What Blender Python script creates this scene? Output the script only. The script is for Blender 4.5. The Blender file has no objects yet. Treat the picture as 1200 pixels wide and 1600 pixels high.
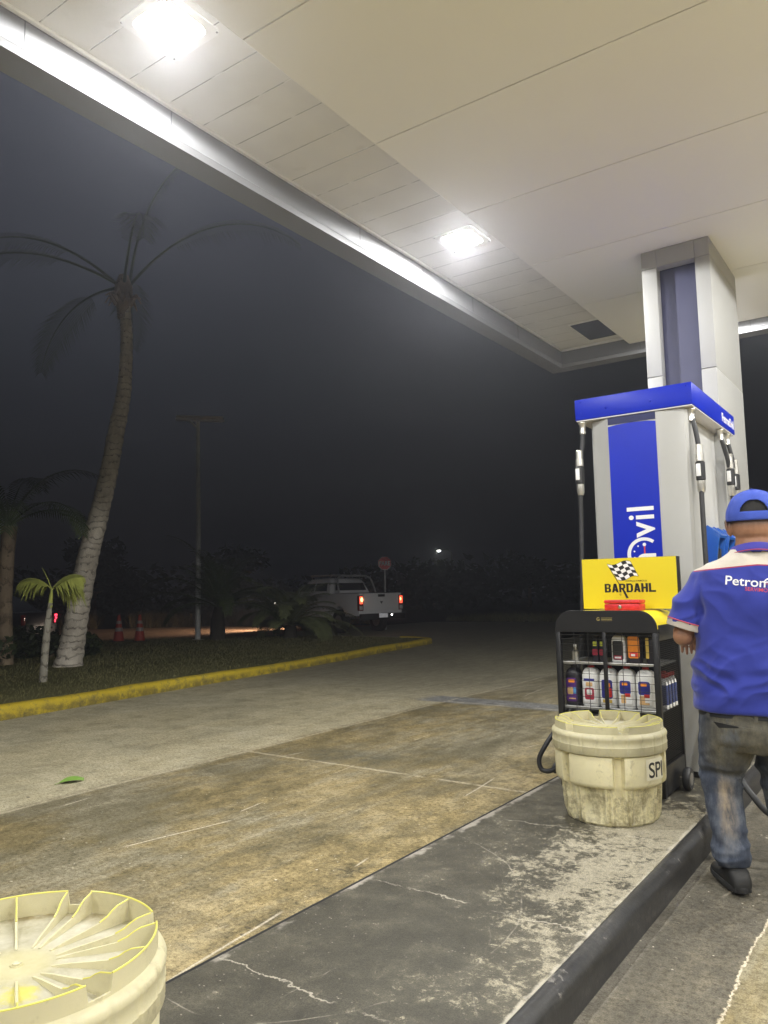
import bpy, bmesh, math, random
from mathutils import Vector, Matrix, noise as mnoise
from mathutils.bvhtree import BVHTree

R = math.radians
PI = math.pi
scene = bpy.context.scene
col = scene.collection
rnd = random.Random(7)


# ------------------------------------------------------------------ objects
class MB:
    """Collects shapes into one bmesh and links them as one mesh object."""

    def __init__(self):
        self.bm = bmesh.new()

    def face(self, pts, mi=0):
        f = self.bm.faces.new([self.bm.verts.new(p) for p in pts])
        f.material_index = mi
        return f

    def box(self, x0, x1, y0, y1, z0, z1, bev=0.0, mi=0, seg=2, rot=None, piv=None):
        t = bmesh.new()
        v = [t.verts.new((x, y, z)) for x in (x0, x1) for y in (y0, y1) for z in (z0, z1)]
        for q in ((0, 1, 3, 2), (4, 6, 7, 5), (0, 4, 5, 1), (2, 3, 7, 6), (0, 2, 6, 4), (1, 5, 7, 3)):
            t.faces.new([v[i] for i in q])
        bmesh.ops.recalc_face_normals(t, faces=t.faces)
        if bev > 0:
            bmesh.ops.bevel(t, geom=list(t.edges), offset=bev, segments=seg, affect='EDGES', profile=0.5)
        if rot is not None:
            c = Vector(piv) if piv is not None else Vector(((x0 + x1) / 2, (y0 + y1) / 2, (z0 + z1) / 2))
            bmesh.ops.rotate(t, cent=c, matrix=rot, verts=t.verts)
        self.merge(t, mi)
        return self

    def merge(self, t, mi=0):
        m = {}
        for v in t.verts:
            m[v] = self.bm.verts.new(v.co)
        for f in t.faces:
            try:
                g = self.bm.faces.new([m[v] for v in f.verts])
                g.material_index = mi
            except ValueError:
                pass
        t.free()

    def tube(self, pts, rad, n=12, cap=True, mi=0, closed=False):
        pts = [Vector(p) for p in pts]
        if not isinstance(rad, (list, tuple)):
            rad = [rad] * len(pts)
        rings = []
        ref = None
        N = len(pts)
        for i, p in enumerate(pts):
            if closed:
                d = pts[(i + 1) % N] - pts[i - 1]
            else:
                d = pts[min(i + 1, N - 1)] - pts[max(i - 1, 0)]
            if d.length < 1e-9:
                d = Vector((0, 0, 1))
            d.normalize()
            if ref is None:
                ref = d.orthogonal().normalized()
            ref = (ref - d * ref.dot(d))
            if ref.length < 1e-6:
                ref = d.orthogonal()
            ref.normalize()
            b = d.cross(ref)
            rings.append([self.bm.verts.new(p + (ref * math.cos(2 * PI * k / n) + b * math.sin(2 * PI * k / n)) * rad[i]) for k in range(n)])
        rng = range(N) if closed else range(N - 1)
        for i in rng:
            a, b = rings[i], rings[(i + 1) % N]
            for k in range(n):
                f = self.bm.faces.new((a[k], a[(k + 1) % n], b[(k + 1) % n], b[k]))
                f.material_index = mi
        if cap and not closed:
            f = self.bm.faces.new(list(reversed(rings[0]))); f.material_index = mi
            f = self.bm.faces.new(rings[-1]); f.material_index = mi
        return self

    def loft(self, rings, cap=True, mi=0, closed=True):
        rs = [[self.bm.verts.new(p) for p in r] for r in rings]
        n = len(rs[0])
        for a, b in zip(rs[:-1], rs[1:]):
            for k in range(n if closed else n - 1):
                f = self.bm.faces.new((a[k], a[(k + 1) % n], b[(k + 1) % n], b[k]))
                f.material_index = mi
        if cap and closed:
            f = self.bm.faces.new(list(reversed(rs[0]))); f.material_index = mi
            f = self.bm.faces.new(rs[-1]); f.material_index = mi
        return self

    def lathe(self, prof, c=(0, 0, 0), n=48, axis='Z', mi=0, mod=None):
        """prof: list of (radius, height); mod(angle, i) -> radius factor add."""
        c = Vector(c)
        rings = []
        for i, (r, h) in enumerate(prof):
            ring = []
            for k in range(n):
                a = 2 * PI * k / n
                rr = r + (mod(a, i, r, h) if mod else 0)
                if axis == 'Z':
                    p = Vector((rr * math.cos(a), rr * math.sin(a), h))
                elif axis == 'Y':
                    p = Vector((rr * math.cos(a), h, rr * math.sin(a)))
                else:
                    p = Vector((h, rr * math.cos(a), rr * math.sin(a)))
                ring.append(c + p)
            rings.append(ring)
        self.loft(rings, cap=True, mi=mi)
        return self

    def ellip(self, c, r, n=24, m=14, rot=None, mi=0):
        t = bmesh.new()
        bmesh.ops.create_uvsphere(t, u_segments=n, v_segments=m, radius=1)
        for v in t.verts:
            p = Vector((v.co.x * r[0], v.co.y * r[1], v.co.z * r[2]))
            if rot is not None:
                p = rot @ p
            v.co = p + Vector(c)
        self.merge(t, mi)
        return self

    def prism(self, poly, d0, d1, axis='Z', mi=0, bev=0.0):
        """poly: list of 2-D points; extruded between d0 and d1 along axis."""
        def P(u, v, d):
            return (u, v, d) if axis == 'Z' else ((u, d, v) if axis == 'Y' else (d, u, v))
        t = bmesh.new()
        a = [t.verts.new(P(u, v, d0)) for u, v in poly]
        b = [t.verts.new(P(u, v, d1)) for u, v in poly]
        n = len(poly)
        for k in range(n):
            t.faces.new((a[k], a[(k + 1) % n], b[(k + 1) % n], b[k]))
        fa = t.faces.new(list(reversed(a)))
        fb = t.faces.new(b)
        bmesh.ops.recalc_face_normals(t, faces=t.faces)
        if bev > 0:
            es = list(set(list(fa.edges) + list(fb.edges)))
            bmesh.ops.bevel(t, geom=es, offset=bev, segments=2, affect='EDGES', profile=0.5)
        self.merge(t, mi)
        return self

    def build(self, name, mats, parent=None, smooth=True, angle=35, recalc=True, xf=None):
        bm = self.bm
        if xf is not None:
            bmesh.ops.transform(bm, matrix=xf, verts=bm.verts)
        if recalc:
            bmesh.ops.recalc_face_normals(bm, faces=bm.faces)
        me = bpy.data.meshes.new(name)
        bm.to_mesh(me)
        bm.free()
        return link(name, me, mats, parent, smooth, angle)


def link(name, me, mats, parent=None, smooth=True, angle=35):
    if not isinstance(mats, (list, tuple)):
        mats = [mats]
    me.materials.clear()
    for m in mats:
        me.materials.append(m)
    if smooth and len(me.polygons):
        me.polygons.foreach_set('use_smooth', [True] * len(me.polygons))
        if angle:
            me.set_sharp_from_angle(angle=R(angle))
    o = bpy.data.objects.new(name, me)
    col.objects.link(o)
    if parent is not None:
        o.parent = parent
    return o


def tag(o, label=None, cat=None, group=None, kind=None):
    if label:
        o['label'] = label
    if cat:
        o['category'] = cat
    if group:
        o['group'] = group
    if kind:
        o['kind'] = kind
    return o


def thing(name, label, cat, loc=(0, 0, 0), rz=0.0, group=None):
    o = bpy.data.objects.new(name, None)
    o.empty_display_size = 0.1
    col.objects.link(o)
    o.location = loc
    o.rotation_euler = (0, 0, rz)
    return tag(o, label, cat, group)


def copy_tree(o, parent=None):
    c = o.copy()
    col.objects.link(c)
    c.parent = parent
    for ch in [x for x in bpy.data.objects if x.parent == o]:
        copy_tree(ch, c)
    return c


def remeshed(mb, voxel, smooth_it=6, fac=0.5, adapt=0.0):
    """Fuse overlapping closed shapes into one continuous surface and return the mesh."""
    bm = mb.bm
    bmesh.ops.recalc_face_normals(bm, faces=bm.faces)
    me = bpy.data.meshes.new('fuse')
    bm.to_mesh(me)
    bm.free()
    o = bpy.data.objects.new('fuse', me)
    col.objects.link(o)
    m = o.modifiers.new('r', 'REMESH')
    m.mode = 'VOXEL'
    m.voxel_size = voxel
    m.adaptivity = adapt
    if smooth_it:
        s = o.modifiers.new('s', 'SMOOTH')
        s.factor = fac
        s.iterations = smooth_it
    dg = bpy.context.evaluated_depsgraph_get()
    dg.update()
    ev = o.evaluated_get(dg)
    out = bpy.data.meshes.new_from_object(ev)
    bpy.data.objects.remove(o)
    bpy.data.meshes.remove(me)
    return out


def text_mesh(s, h=1.0, bold=0.0, width=None, depth=0.0, spacing=1.0, shear=0.0):
    """Built-in lettering as a flat bmesh; height h is the capital height, left-bottom at 0,0."""
    cu = bpy.data.curves.new('txt', 'FONT')
    cu.body = s
    cu.size = 1.0
    cu.offset = bold
    cu.space_character = spacing
    cu.shear = shear
    cu.resolution_u = 6
    o = bpy.data.objects.new('txt', cu)
    col.objects.link(o)
    dg = bpy.context.evaluated_depsgraph_get()
    dg.update()
    me = bpy.data.meshes.new_from_object(o.evaluated_get(dg))
    bpy.data.objects.remove(o)
    bpy.data.curves.remove(cu)
    bm = bmesh.new()
    bm.from_mesh(me)
    bpy.data.meshes.remove(me)
    bmesh.ops.triangulate(bm, faces=bm.faces)
    xs = [v.co.x for v in bm.verts]
    capk = 0.729  # capital height of the built-in font at size 1
    k = h / capk
    x0, x1 = min(xs), max(xs)
    kx = k if width is None else width / (x1 - x0)
    for v in bm.verts:
        v.co = Vector(((v.co.x - x0) * kx, v.co.y * k, 0))
    return bm


def place_flat(bm, O, U, V, thick=0.0015):
    """Map a flat XY bmesh to plane O + x U + y V and give it a little thickness."""
    O, U, V = Vector(O), Vector(U), Vector(V)
    N = U.cross(V).normalized()
    for v in bm.verts:
        v.co = O + U * v.co.x + V * v.co.y
    if thick:
        r = bmesh.ops.extrude_face_region(bm, geom=list(bm.faces))
        for e in r['geom']:
            if isinstance(e, bmesh.types.BMVert):
                e.co = e.co + N * thick
    return bm


# ------------------------------------------------------------------ materials
class NT:
    def __init__(self, name):
        self.m = bpy.data.materials.new(name)
        self.m.use_nodes = True
        self.t = self.m.node_tree
        self.b = self.t.nodes['Principled BSDF']
        self.out = self.t.nodes['Material Output']
        self._co = None

    def n(self, typ, **kw):
        x = self.t.nodes.new(typ)
        for k, v in kw.items():
            setattr(x, k, v)
        return x

    def _in(self, sock, v):
        if v is None:
            return
        if hasattr(v, 'is_output') or isinstance(v, bpy.types.NodeSocket):
            self.t.links.new(v, sock)
        else:
            if isinstance(v, (tuple, list)) and len(v) == 3 and sock.type == 'RGBA':
                v = (*v, 1)
            sock.default_value = v

    def co(self):
        if self._co is None:
            self._co = self.n('ShaderNodeTexCoord').outputs['Object']
        return self._co

    def mapped(self, scale=(1, 1, 1), rot=(0, 0, 0), loc=(0, 0, 0)):
        x = self.n('ShaderNodeMapping')
        self._in(x.inputs['Vector'], self.co())
        x.inputs['Scale'].default_value = scale
        x.inputs['Rotation'].default_value = rot
        x.inputs['Location'].default_value = loc
        return x.outputs[0]

    def noise(self, scale=5, detail=6, rough=0.55, vec=None, dist=0.0):
        x = self.n('ShaderNodeTexNoise')
        self._in(x.inputs['Vector'], vec if vec is not None else self.co())
        x.inputs['Scale'].default_value = scale
        x.inputs['Detail'].default_value = detail
        x.inputs['Roughness'].default_value = rough
        x.inputs['Distortion'].default_value = dist
        return x.outputs[0]

    def voro(self, scale=5, feature='F1', vec=None, out='Distance', rand=1.0):
        x = self.n('ShaderNodeTexVoronoi', feature=feature)
        self._in(x.inputs['Vector'], vec if vec is not None else self.co())
        x.inputs['Scale'].default_value = scale
        x.inputs['Randomness'].default_value = rand
        return x.outputs[out]

    def math(self, op, a, b=None, c=None, clamp=False):
        x = self.n('ShaderNodeMath', operation=op, use_clamp=clamp)
        self._in(x.inputs[0], a)
        self._in(x.inputs[1], b)
        if c is not None:
            self._in(x.inputs[2], c)
        return x.outputs[0]

    def sep(self, vec=None):
        x = self.n('ShaderNodeSeparateXYZ')
        self._in(x.inputs[0], vec if vec is not None else self.co())
        return x.outputs

    def ss(self, v, a, b):
        """smooth step: 0 at a, 1 at b"""
        x = self.n('ShaderNodeMapRange', interpolation_type='SMOOTHSTEP')
        self._in(x.inputs[0], v)
        if a < b:
            x.inputs[1].default_value, x.inputs[2].default_value = a, b
            x.inputs[3].default_value, x.inputs[4].default_value = 0, 1
        else:
            x.inputs[1].default_value, x.inputs[2].default_value = b, a
            x.inputs[3].default_value, x.inputs[4].default_value = 1, 0
        return x.outputs[0]

    def mix(self, f, a, b, mode='MIX'):
        x = self.n('ShaderNodeMix', data_type='RGBA', blend_type=mode)
        self._in(x.inputs[0], f)
        self._in(x.inputs[6], a)
        self._in(x.inputs[7], b)
        return x.outputs[2]

    def ramp(self, f, stops):
        x = self.n('ShaderNodeValToRGB')
        e = x.color_ramp.elements
        while len(e) < len(stops):
            e.new(0.5)
        for k, (p, c) in enumerate(stops):
            e[k].position = p
            e[k].color = (*c, 1) if len(c) == 3 else c
        self._in(x.inputs[0], f)
        return x.outputs[0]

    def bump(self, h, strength=0.3, dist=0.01):
        x = self.n('ShaderNodeBump')
        x.inputs['Strength'].default_value = strength
        x.inputs['Distance'].default_value = dist
        self._in(x.inputs['Height'], h)
        self.t.links.new(x.outputs[0], self.b.inputs['Normal'])
        return x

    def set(self, **kw):
        for k, v in kw.items():
            self._in(self.b.inputs[k.replace('_', ' ')], v)
        return self


def simple(name, c, rough=0.5, metal=0.0, var=0.12, scale=6, bump=0.0, bscale=80, spec=None, coat=0.0):
    n = NT(name)
    f = n.noise(scale, 5, 0.6)
    d = tuple(max(0, x * (1 - var)) for x in c)
    l = tuple(min(1, x * (1 + var)) for x in c)
    n.set(Base_Color=n.ramp(f, [(0.3, d), (0.7, l)]), Metallic=metal)
    g = n.noise(scale * 3, 4, 0.6)
    n.set(Roughness=n.math('MULTIPLY_ADD', g, 0.2 * rough, rough * 0.9))
    if spec is not None:
        n.b.inputs['Specular IOR Level'].default_value = spec
    if coat:
        n.b.inputs['Coat Weight'].default_value = coat
    if bump:
        n.bump(n.noise(bscale, 4, 0.6), bump, 0.01)
    return n.m


def emit(name, c, s):
    n = NT(name)
    n.set(Base_Color=(0.8, 0.8, 0.8), Emission_Color=c, Emission_Strength=s)
    return n.m
SKY_STRENGTH = 0.08
HAZE = 0.0075
EXPOSURE = 0.4
# ------------------------------------------------------------------ ground materials
def concrete_mat():
    n = NT('forecourt_concrete')
    X, Y, Z = n.sep()
    wob = n.noise(1.3, 4, 0.6)
    wobf = n.noise(14, 4, 0.7)
    w = n.math('ADD', n.math('MULTIPLY_ADD', wob, 0.12, -0.06), n.math('MULTIPLY_ADD', wobf, 0.03, -0.015))
    big = n.noise(0.55, 6, 0.62, dist=0.6)
    st = n.noise(1.0, 8, 0.66, vec=n.mapped((3.2, 0.9, 1), (0, 0, R(22))))
    st2 = n.noise(1.0, 8, 0.7, vec=n.mapped((9, 1.6, 1), (0, 0, R(8)), (3, 1, 0)))
    fine = n.noise(46, 8, 0.8)
    med = n.noise(7.5, 12, 0.78, dist=0.4)
    # ochre / grey patches
    tan = n.ramp(n.math('MULTIPLY_ADD', med, 0.55, n.math('MULTIPLY', st, 0.5)),
                 [(0.36, (0.085, 0.070, 0.036)), (0.46, (0.225, 0.182, 0.088)), (0.55, (0.365, 0.290, 0.140)), (0.66, (0.50, 0.41, 0.225))])
    gry = n.ramp(n.math('MULTIPLY_ADD', med, 0.5, n.math('MULTIPLY', st2, 0.5)),
                 [(0.36, (0.12, 0.108, 0.070)), (0.5, (0.29, 0.262, 0.178)), (0.64, (0.45, 0.41, 0.29))])
    pick = n.ss(n.math('ADD', n.math('MULTIPLY', big, 1.0), n.math('MULTIPLY', st2, 0.45)), 0.62, 0.86)
    c = n.mix(pick, tan, gry)
    # outer slab beyond the long joint and the far lane are greyer; slab lightened in place of wider lamp spread
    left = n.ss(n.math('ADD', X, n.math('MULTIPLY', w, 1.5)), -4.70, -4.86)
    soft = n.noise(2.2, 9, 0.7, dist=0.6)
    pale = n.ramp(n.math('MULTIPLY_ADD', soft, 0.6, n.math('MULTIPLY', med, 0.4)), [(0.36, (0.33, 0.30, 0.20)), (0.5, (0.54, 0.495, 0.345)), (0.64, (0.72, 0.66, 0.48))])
    c = n.mix(1.0, c, (0.78, 0.78, 0.77), 'MULTIPLY')
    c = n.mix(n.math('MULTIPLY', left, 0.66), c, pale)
    ochre_band = n.math('MULTIPLY', n.math('MULTIPLY', n.ss(X, -3.3, -2.1), n.ss(X, -1.9, -2.0)), n.ss(n.math('MULTIPLY_ADD', big, 0.5, n.math('MULTIPLY', med, 0.5)), 0.42, 0.58))  # paler ochre towards the island edge
    c = n.mix(n.math('MULTIPLY', ochre_band, 0.6), c, n.ramp(med, [(0.36, (0.30, 0.225, 0.10)), (0.6, (0.52, 0.415, 0.205))]))
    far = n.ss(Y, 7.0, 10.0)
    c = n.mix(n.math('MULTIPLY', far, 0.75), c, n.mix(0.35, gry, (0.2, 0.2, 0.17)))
    rgt = n.ss(X, -0.2, 0.6)  # drive side painted paler to bounce more light onto the ceiling
    c = n.mix(n.math('MULTIPLY', rgt, 0.8), c, n.mix(1.0, pale, (1.25, 1.2, 1.1), 'MULTIPLY'))
    # dark oily stains
    stain = n.math('MULTIPLY', n.math('SUBTRACT', 1.0, n.math('MULTIPLY', left, 0.85)), n.ss(n.noise(0.9, 7, 0.68, vec=n.mapped((1.6, 0.9, 1), (0, 0, R(30)), (5, 2, 0)), dist=0.7), 0.47, 0.60), n.math('MULTIPLY', n.ss(st, 0.38, 0.56), n.ss(med, 0.3, 0.5)))
    c = n.mix(n.math('MULTIPLY', stain, 0.52), c, (0.10, 0.088, 0.048))
    # green-grey strip of oil beside the cross joint
    d1 = n.math('ABSOLUTE', n.math('SUBTRACT', Y, n.math('MULTIPLY_ADD', w, 2.0, 4.95)))
    oil = n.math('MULTIPLY', n.ss(d1, 0.34, 0.05), n.math('MULTIPLY', n.ss(n.math('ABSOLUTE', n.math('ADD', X, 3.9)), 0.9, 0.2), n.ss(med, 0.36, 0.6)))
    c = n.mix(n.math('MULTIPLY', oil, 0.8), c, (0.085, 0.085, 0.062))
    # bluish repaired strip near y = 8
    d2 = n.math('ABSOLUTE', n.math('SUBTRACT', Y, n.math('MULTIPLY_ADD', w, 1.2, 8.1)))
    rep = n.math('MULTIPLY', n.ss(d2, 0.26, 0.18), n.math('MULTIPLY', n.ss(X, -5.3, -5.0), n.ss(X, -0.9, -1.3)))
    c = n.mix(n.math('MULTIPLY', rep, 0.85), c, n.ramp(med, [(0.35, (0.12, 0.125, 0.125)), (0.65, (0.30, 0.31, 0.32))]))
    # joints filled with pale dust
    j = None
    for expr, lim in ((n.math('ADD', X, 4.77), None), (n.math('SUBTRACT', Y, 4.70), 1), (n.math('SUBTRACT', Y, 7.95), 1), (n.math('SUBTRACT', Y, 1.4), 1)):
        d = n.math('ABSOLUTE', n.math('ADD', expr, n.math('MULTIPLY', w, 0.5)))
        a = n.ss(d, 0.026, 0.006)
        if lim:
            a = n.math('MULTIPLY', a, n.math('MULTIPLY', n.ss(X, -4.9, -4.75), n.ss(X, -1.9, -2.0)))
        j = a if j is None else n.math('MAXIMUM', j, a)
    j = n.math('MULTIPLY', j, n.ss(n.noise(5, 4, 0.7), 0.36, 0.56))
    c = n.mix(n.math('MULTIPLY', j, 0.55), c, (0.58, 0.52, 0.39))
    # right-hand drive: a dark painted run beside the island, ragged at its outer edge
    edge = n.math('ADD', X, n.math('ADD', n.math('MULTIPLY', w, 0.45), n.math('MULTIPLY_ADD', n.noise(30, 4, 0.7), 0.04, -0.02)))
    run = n.math('MULTIPLY', n.ss(edge, -0.620, -0.632), n.ss(X, -1.6, -1.5))
    dk = n.ramp(n.math('MULTIPLY_ADD', st, 0.5, n.math('MULTIPLY', med, 0.5)),
                [(0.34, (0.055, 0.052, 0.042)), (0.5, (0.115, 0.105, 0.082)), (0.7, (0.23, 0.205, 0.15))])
    nearw = n.ss(X, -0.93, -0.965)
    dk = n.mix(n.math('MULTIPLY', nearw, 0.55), dk, n.ramp(med, [(0.35, (0.17, 0.16, 0.14)), (0.65, (0.30, 0.285, 0.25))]))
    spot = n.ss(n.voro(3.1, vec=n.mapped((1, 0.6, 1), (0, 0, R(10)), (0.3, 0.2, 0))), 0.11, 0.07)
    dk = n.mix(n.math('MULTIPLY', spot, 0.8), dk, (0.035, 0.033, 0.028))
    c = n.mix(run, c, dk)
    rim = n.math('MULTIPLY', n.ss(n.math('ABSOLUTE', n.math('ADD', edge, 0.622)), 0.006, 0.002), n.ss(n.noise(16, 3, 0.6), 0.32, 0.5))
    rim = n.math('MULTIPLY', rim, n.ss(X, -1.6, -1.5))
    c = n.mix(rim, c, (0.62, 0.56, 0.44))
    # pale specks and scratches
    sp = n.math('MULTIPLY', n.ss(n.voro(9), 0.075, 0.045), n.ss(n.noise(2.2, 3, 0.6), 0.52, 0.6))
    c = n.mix(sp, c, (0.62, 0.58, 0.49))
    sp2 = n.math('MULTIPLY', n.ss(n.voro(4.3, vec=n.mapped((1, 1.7, 1), (0, 0, R(25)), (2, 7, 0))), 0.10, 0.05), n.ss(n.noise(1.6, 3, 0.6, vec=n.mapped((1, 1, 1), (0, 0, 0), (9, 3, 0))), 0.55, 0.62))
    c = n.mix(n.math('MULTIPLY', sp2, 0.8), c, (0.07, 0.06, 0.045))
    for (ang, sc, off) in ((-6, 0.9, 0.3), (10, 0.8, 0.77)):
        v = n.mapped((sc, 1, 1), (0, 0, R(ang)), (off, 0, 0))
        xx = n.math('FRACT', n.sep(v)[0])
        wobl = n.math('MULTIPLY_ADD', n.noise(0.9, 2, 0.5), 0.06, -0.03)
        d = n.math('ABSOLUTE', n.math('ADD', n.math('SUBTRACT', xx, 0.5), wobl))
        s = n.math('MULTIPLY', n.ss(d, 0.008, 0.002), n.ss(n.noise(1.1, 3, 0.5, vec=n.mapped((1, 1, 1), (0, 0, 0), (off * 30, 4, 0))), 0.54, 0.60))
        c = n.mix(n.math('MULTIPLY', s, 0.7), c, (0.60, 0.55, 0.45))
    c = n.mix(n.ss(fine, 0.44, 0.64), n.mix(1.0, c, (1.16, 1.16, 1.15), 'MULTIPLY'), n.mix(1.0, c, (0.58, 0.55, 0.49), 'MULTIPLY'))
    gr = n.noise(170, 4, 0.75)
    c = n.mix(n.ss(gr, 0.42, 0.62), n.mix(1.0, c, (1.13, 1.13, 1.13), 'MULTIPLY'), n.mix(1.0, c, (0.70, 0.68, 0.64), 'MULTIPLY'))
    pit = n.math('MULTIPLY', n.ss(n.voro(34), 0.16, 0.09), n.ss(n.noise(3.3, 4, 0.6), 0.50, 0.62))
    c = n.mix(n.math('MULTIPLY', pit, 0.75), c, (0.075, 0.062, 0.038))
    spk = n.math('MULTIPLY', n.ss(n.voro(21, vec=n.mapped((1, 1, 1), (0, 0, 0), (3, 5, 0))), 0.10, 0.06), n.ss(n.noise(2.7, 4, 0.6, vec=n.mapped((1, 1, 1), (0, 0, 0), (6, 1, 0))), 0.48, 0.60))
    c = n.mix(n.math('MULTIPLY', spk, 0.8), c, (0.66, 0.62, 0.50))
    fl = n.noise(1.0, 7, 0.78, vec=n.mapped((13, 34, 1), (0, 0, R(-28)), (1, 4, 0)))
    c = n.mix(n.math('MULTIPLY', n.ss(fl, 0.56, 0.66), 0.6), c, n.mix(1.0, c, (0.40, 0.36, 0.30), 'MULTIPLY'))
    fl2 = n.noise(1.0, 7, 0.78, vec=n.mapped((16, 38, 1), (0, 0, R(-34)), (8, 2, 0)))
    c = n.mix(n.math('MULTIPLY', n.ss(fl2, 0.60, 0.70), 0.55), c, (0.55, 0.50, 0.39))
    n.set(Base_Color=c, Roughness=n.math('SUBTRACT', n.math('MULTIPLY_ADD', med, 0.25, 0.66), n.math('MULTIPLY', stain, 0.18)))
    n.b.inputs['Specular IOR Level'].default_value = 0.35
    n.bump(n.math('ADD', n.math('MULTIPLY', fine, 0.5), n.math('MULTIPLY', med, 0.8)), 0.35, 0.012)
    return n.m


def island_mat():
    n = NT('island_paint')
    X, Y, Z = n.sep()
    med = n.noise(7, 9, 0.72, dist=0.4)
    fine = n.noise(30, 10, 0.84, dist=0.5)
    big = n.noise(1.5, 5, 0.6, dist=0.5)
    paint = n.ramp(n.math('MULTIPLY_ADD', med, 0.5, n.math('MULTIPLY', big, 0.5)),
                   [(0.34, (0.036, 0.033, 0.024)), (0.5, (0.073, 0.067, 0.049)), (0.66, (0.16, 0.146, 0.105))])
    worn = n.ramp(fine, [(0.3, (0.26, 0.235, 0.17)), (0.7, (0.46, 0.42, 0.32))])
    # wear: heaviest around the drum and along the drive side
    dx = n.math('SUBTRACT', X, -1.22)
    dy = n.math('MULTIPLY', n.math('SUBTRACT', Y, 3.55), 0.75)
    rr = n.math('SQRT', n.math('ADD', n.math('MULTIPLY', dx, dx), n.math('MULTIPLY', dy, dy)))
    zone = n.math('MULTIPLY', n.ss(rr, 0.95, 0.15), 0.10)
    side = n.math('MULTIPLY', n.ss(X, -1.75, -1.15), 0.07)
    lev = n.math('ADD', n.math('ADD', zone, side), n.math('MULTIPLY_ADD', big, 0.22, -0.11))
    wv = n.math('ADD', n.math('ADD', n.math('MULTIPLY', med, 0.40), n.math('MULTIPLY', fine, 0.60)), lev)
    wear = n.ss(wv, 0.60, 0.64)
    c = n.mix(n.math('MULTIPLY', wear, 0.92), paint, worn)
    film = n.ss(n.math('ADD', big, n.math('MULTIPLY', zone, 1.4)), 0.5, 0.72)
    c = n.mix(n.math('MULTIPLY', film, 0.14), c, (0.25, 0.23, 0.18))
    g2 = n.noise(190, 3, 0.75)
    c = n.mix(n.ss(g2, 0.42, 0.60), n.mix(1.0, c, (1.2, 1.2, 1.18), 'MULTIPLY'), n.mix(1.0, c, (0.72, 0.72, 0.70), 'MULTIPLY'))
    dsp = n.math('MULTIPLY', n.ss(n.voro(30, vec=n.mapped((1, 1.5, 1), (0, 0, R(30)), (1, 2, 0))), 0.13, 0.08), n.ss(n.noise(2.5, 5, 0.7, vec=n.mapped((1, 1, 1), (0, 0, 0), (4, 4, 0))), 0.47, 0.60))
    c = n.mix(n.math('MULTIPLY', dsp, 0.75), c, (0.42, 0.39, 0.31))
    grit = n.noise(60, 7, 0.8)
    c = n.mix(n.math('MULTIPLY', n.ss(grit, 0.58, 0.70), 0.4), c, (0.30, 0.28, 0.22))
    c = n.mix(n.math('MULTIPLY', n.ss(grit, 0.46, 0.36), 0.5), c, n.mix(1.0, c, (0.5, 0.5, 0.48), 'MULTIPLY'))
    # cross cracks
    wob = n.math('ADD', n.math('MULTIPLY_ADD', n.noise(4, 6, 0.7), 0.16, -0.08), n.math('MULTIPLY_ADD', n.noise(35, 3, 0.6), 0.02, -0.01))
    for y0, sl in ((1.85, 0.02), (2.69, -0.05), (3.75, 0.1), (0.6, 0.0)):
        d = n.math('ABSOLUTE', n.math('ADD', n.math('SUBTRACT', n.math('SUBTRACT', Y, y0), n.math('MULTIPLY', n.math('ADD', X, 1.7), sl)), wob))
        k = n.math('MULTIPLY', n.ss(d, 0.0050, 0.0015), n.ss(n.noise(3.1, 3, 0.6, vec=n.mapped((1, 1, 1), (0, 0, 0), (y0, 0, 0))), 0.40, 0.52))
        c = n.mix(n.math('MULTIPLY', k, 0.75), c, (0.50, 0.46, 0.37))
    # drag scratches in arcs
    for (cx, cy, r0, sd) in ((-1.9, 2.2, 0.62, 1), (-0.7, 2.35, 0.55, 2), (-2.3, 3.9, 0.75, 3), (-1.1, 1.5, 0.42, 4), (-2.3, 2.4, 1.02, 5)):
        ax = n.math('SUBTRACT', X, cx); ay = n.math('SUBTRACT', Y, cy)
        q = n.math('SQRT', n.math('ADD', n.math('MULTIPLY', ax, ax), n.math('MULTIPLY', ay, ay)))
        d = n.math('ABSOLUTE', n.math('ADD', n.math('SUBTRACT', q, r0), n.math('MULTIPLY_ADD', n.noise(3, 3, 0.5), 0.06, -0.03)))
        k = n.math('MULTIPLY', n.ss(d, 0.004, 0.001), n.ss(n.noise(2.3, 3, 0.6, vec=n.mapped((1, 1, 1), (0, 0, 0), (sd * 3.3, sd, 0))), 0.50, 0.58))
        c = n.mix(n.math('MULTIPLY', n.math('MULTIPLY', k, 0.6), n.ss(fine, 0.35, 0.6)), c, (0.45, 0.41, 0.33))
    scr = n.noise(1, 5, 0.75, vec=n.mapped((40, 3, 1), (0, 0, R(40))))
    scr2 = n.noise(1, 5, 0.75, vec=n.mapped((3, 34, 1), (0, 0, R(15)), (3, 3, 0)))
    k = n.math('MULTIPLY', n.math('MAXIMUM', n.ss(scr, 0.63, 0.70), n.ss(scr2, 0.64, 0.71)), n.ss(med, 0.42, 0.6))
    c = n.mix(n.math('MULTIPLY', k, 0.5), c, (0.42, 0.39, 0.31))
    # chipped pale rims along both edges
    e1 = n.math('ADD', n.math('SUBTRACT', X, -2.02), n.math('MULTIPLY_ADD', n.noise(5, 6, 0.75), 0.11, -0.055))
    k = n.math('MULTIPLY', n.ss(e1, 0.036, 0.018), n.ss(n.noise(3.4, 5, 0.7), 0.44, 0.58))
    c = n.mix(n.math('MULTIPLY', k, 0.75), c, (0.42, 0.39, 0.33))
    e2 = n.math('ADD', n.math('SUBTRACT', -1.052, X), n.math('MULTIPLY_ADD', n.noise(12, 5, 0.7), 0.05, -0.025))
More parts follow.
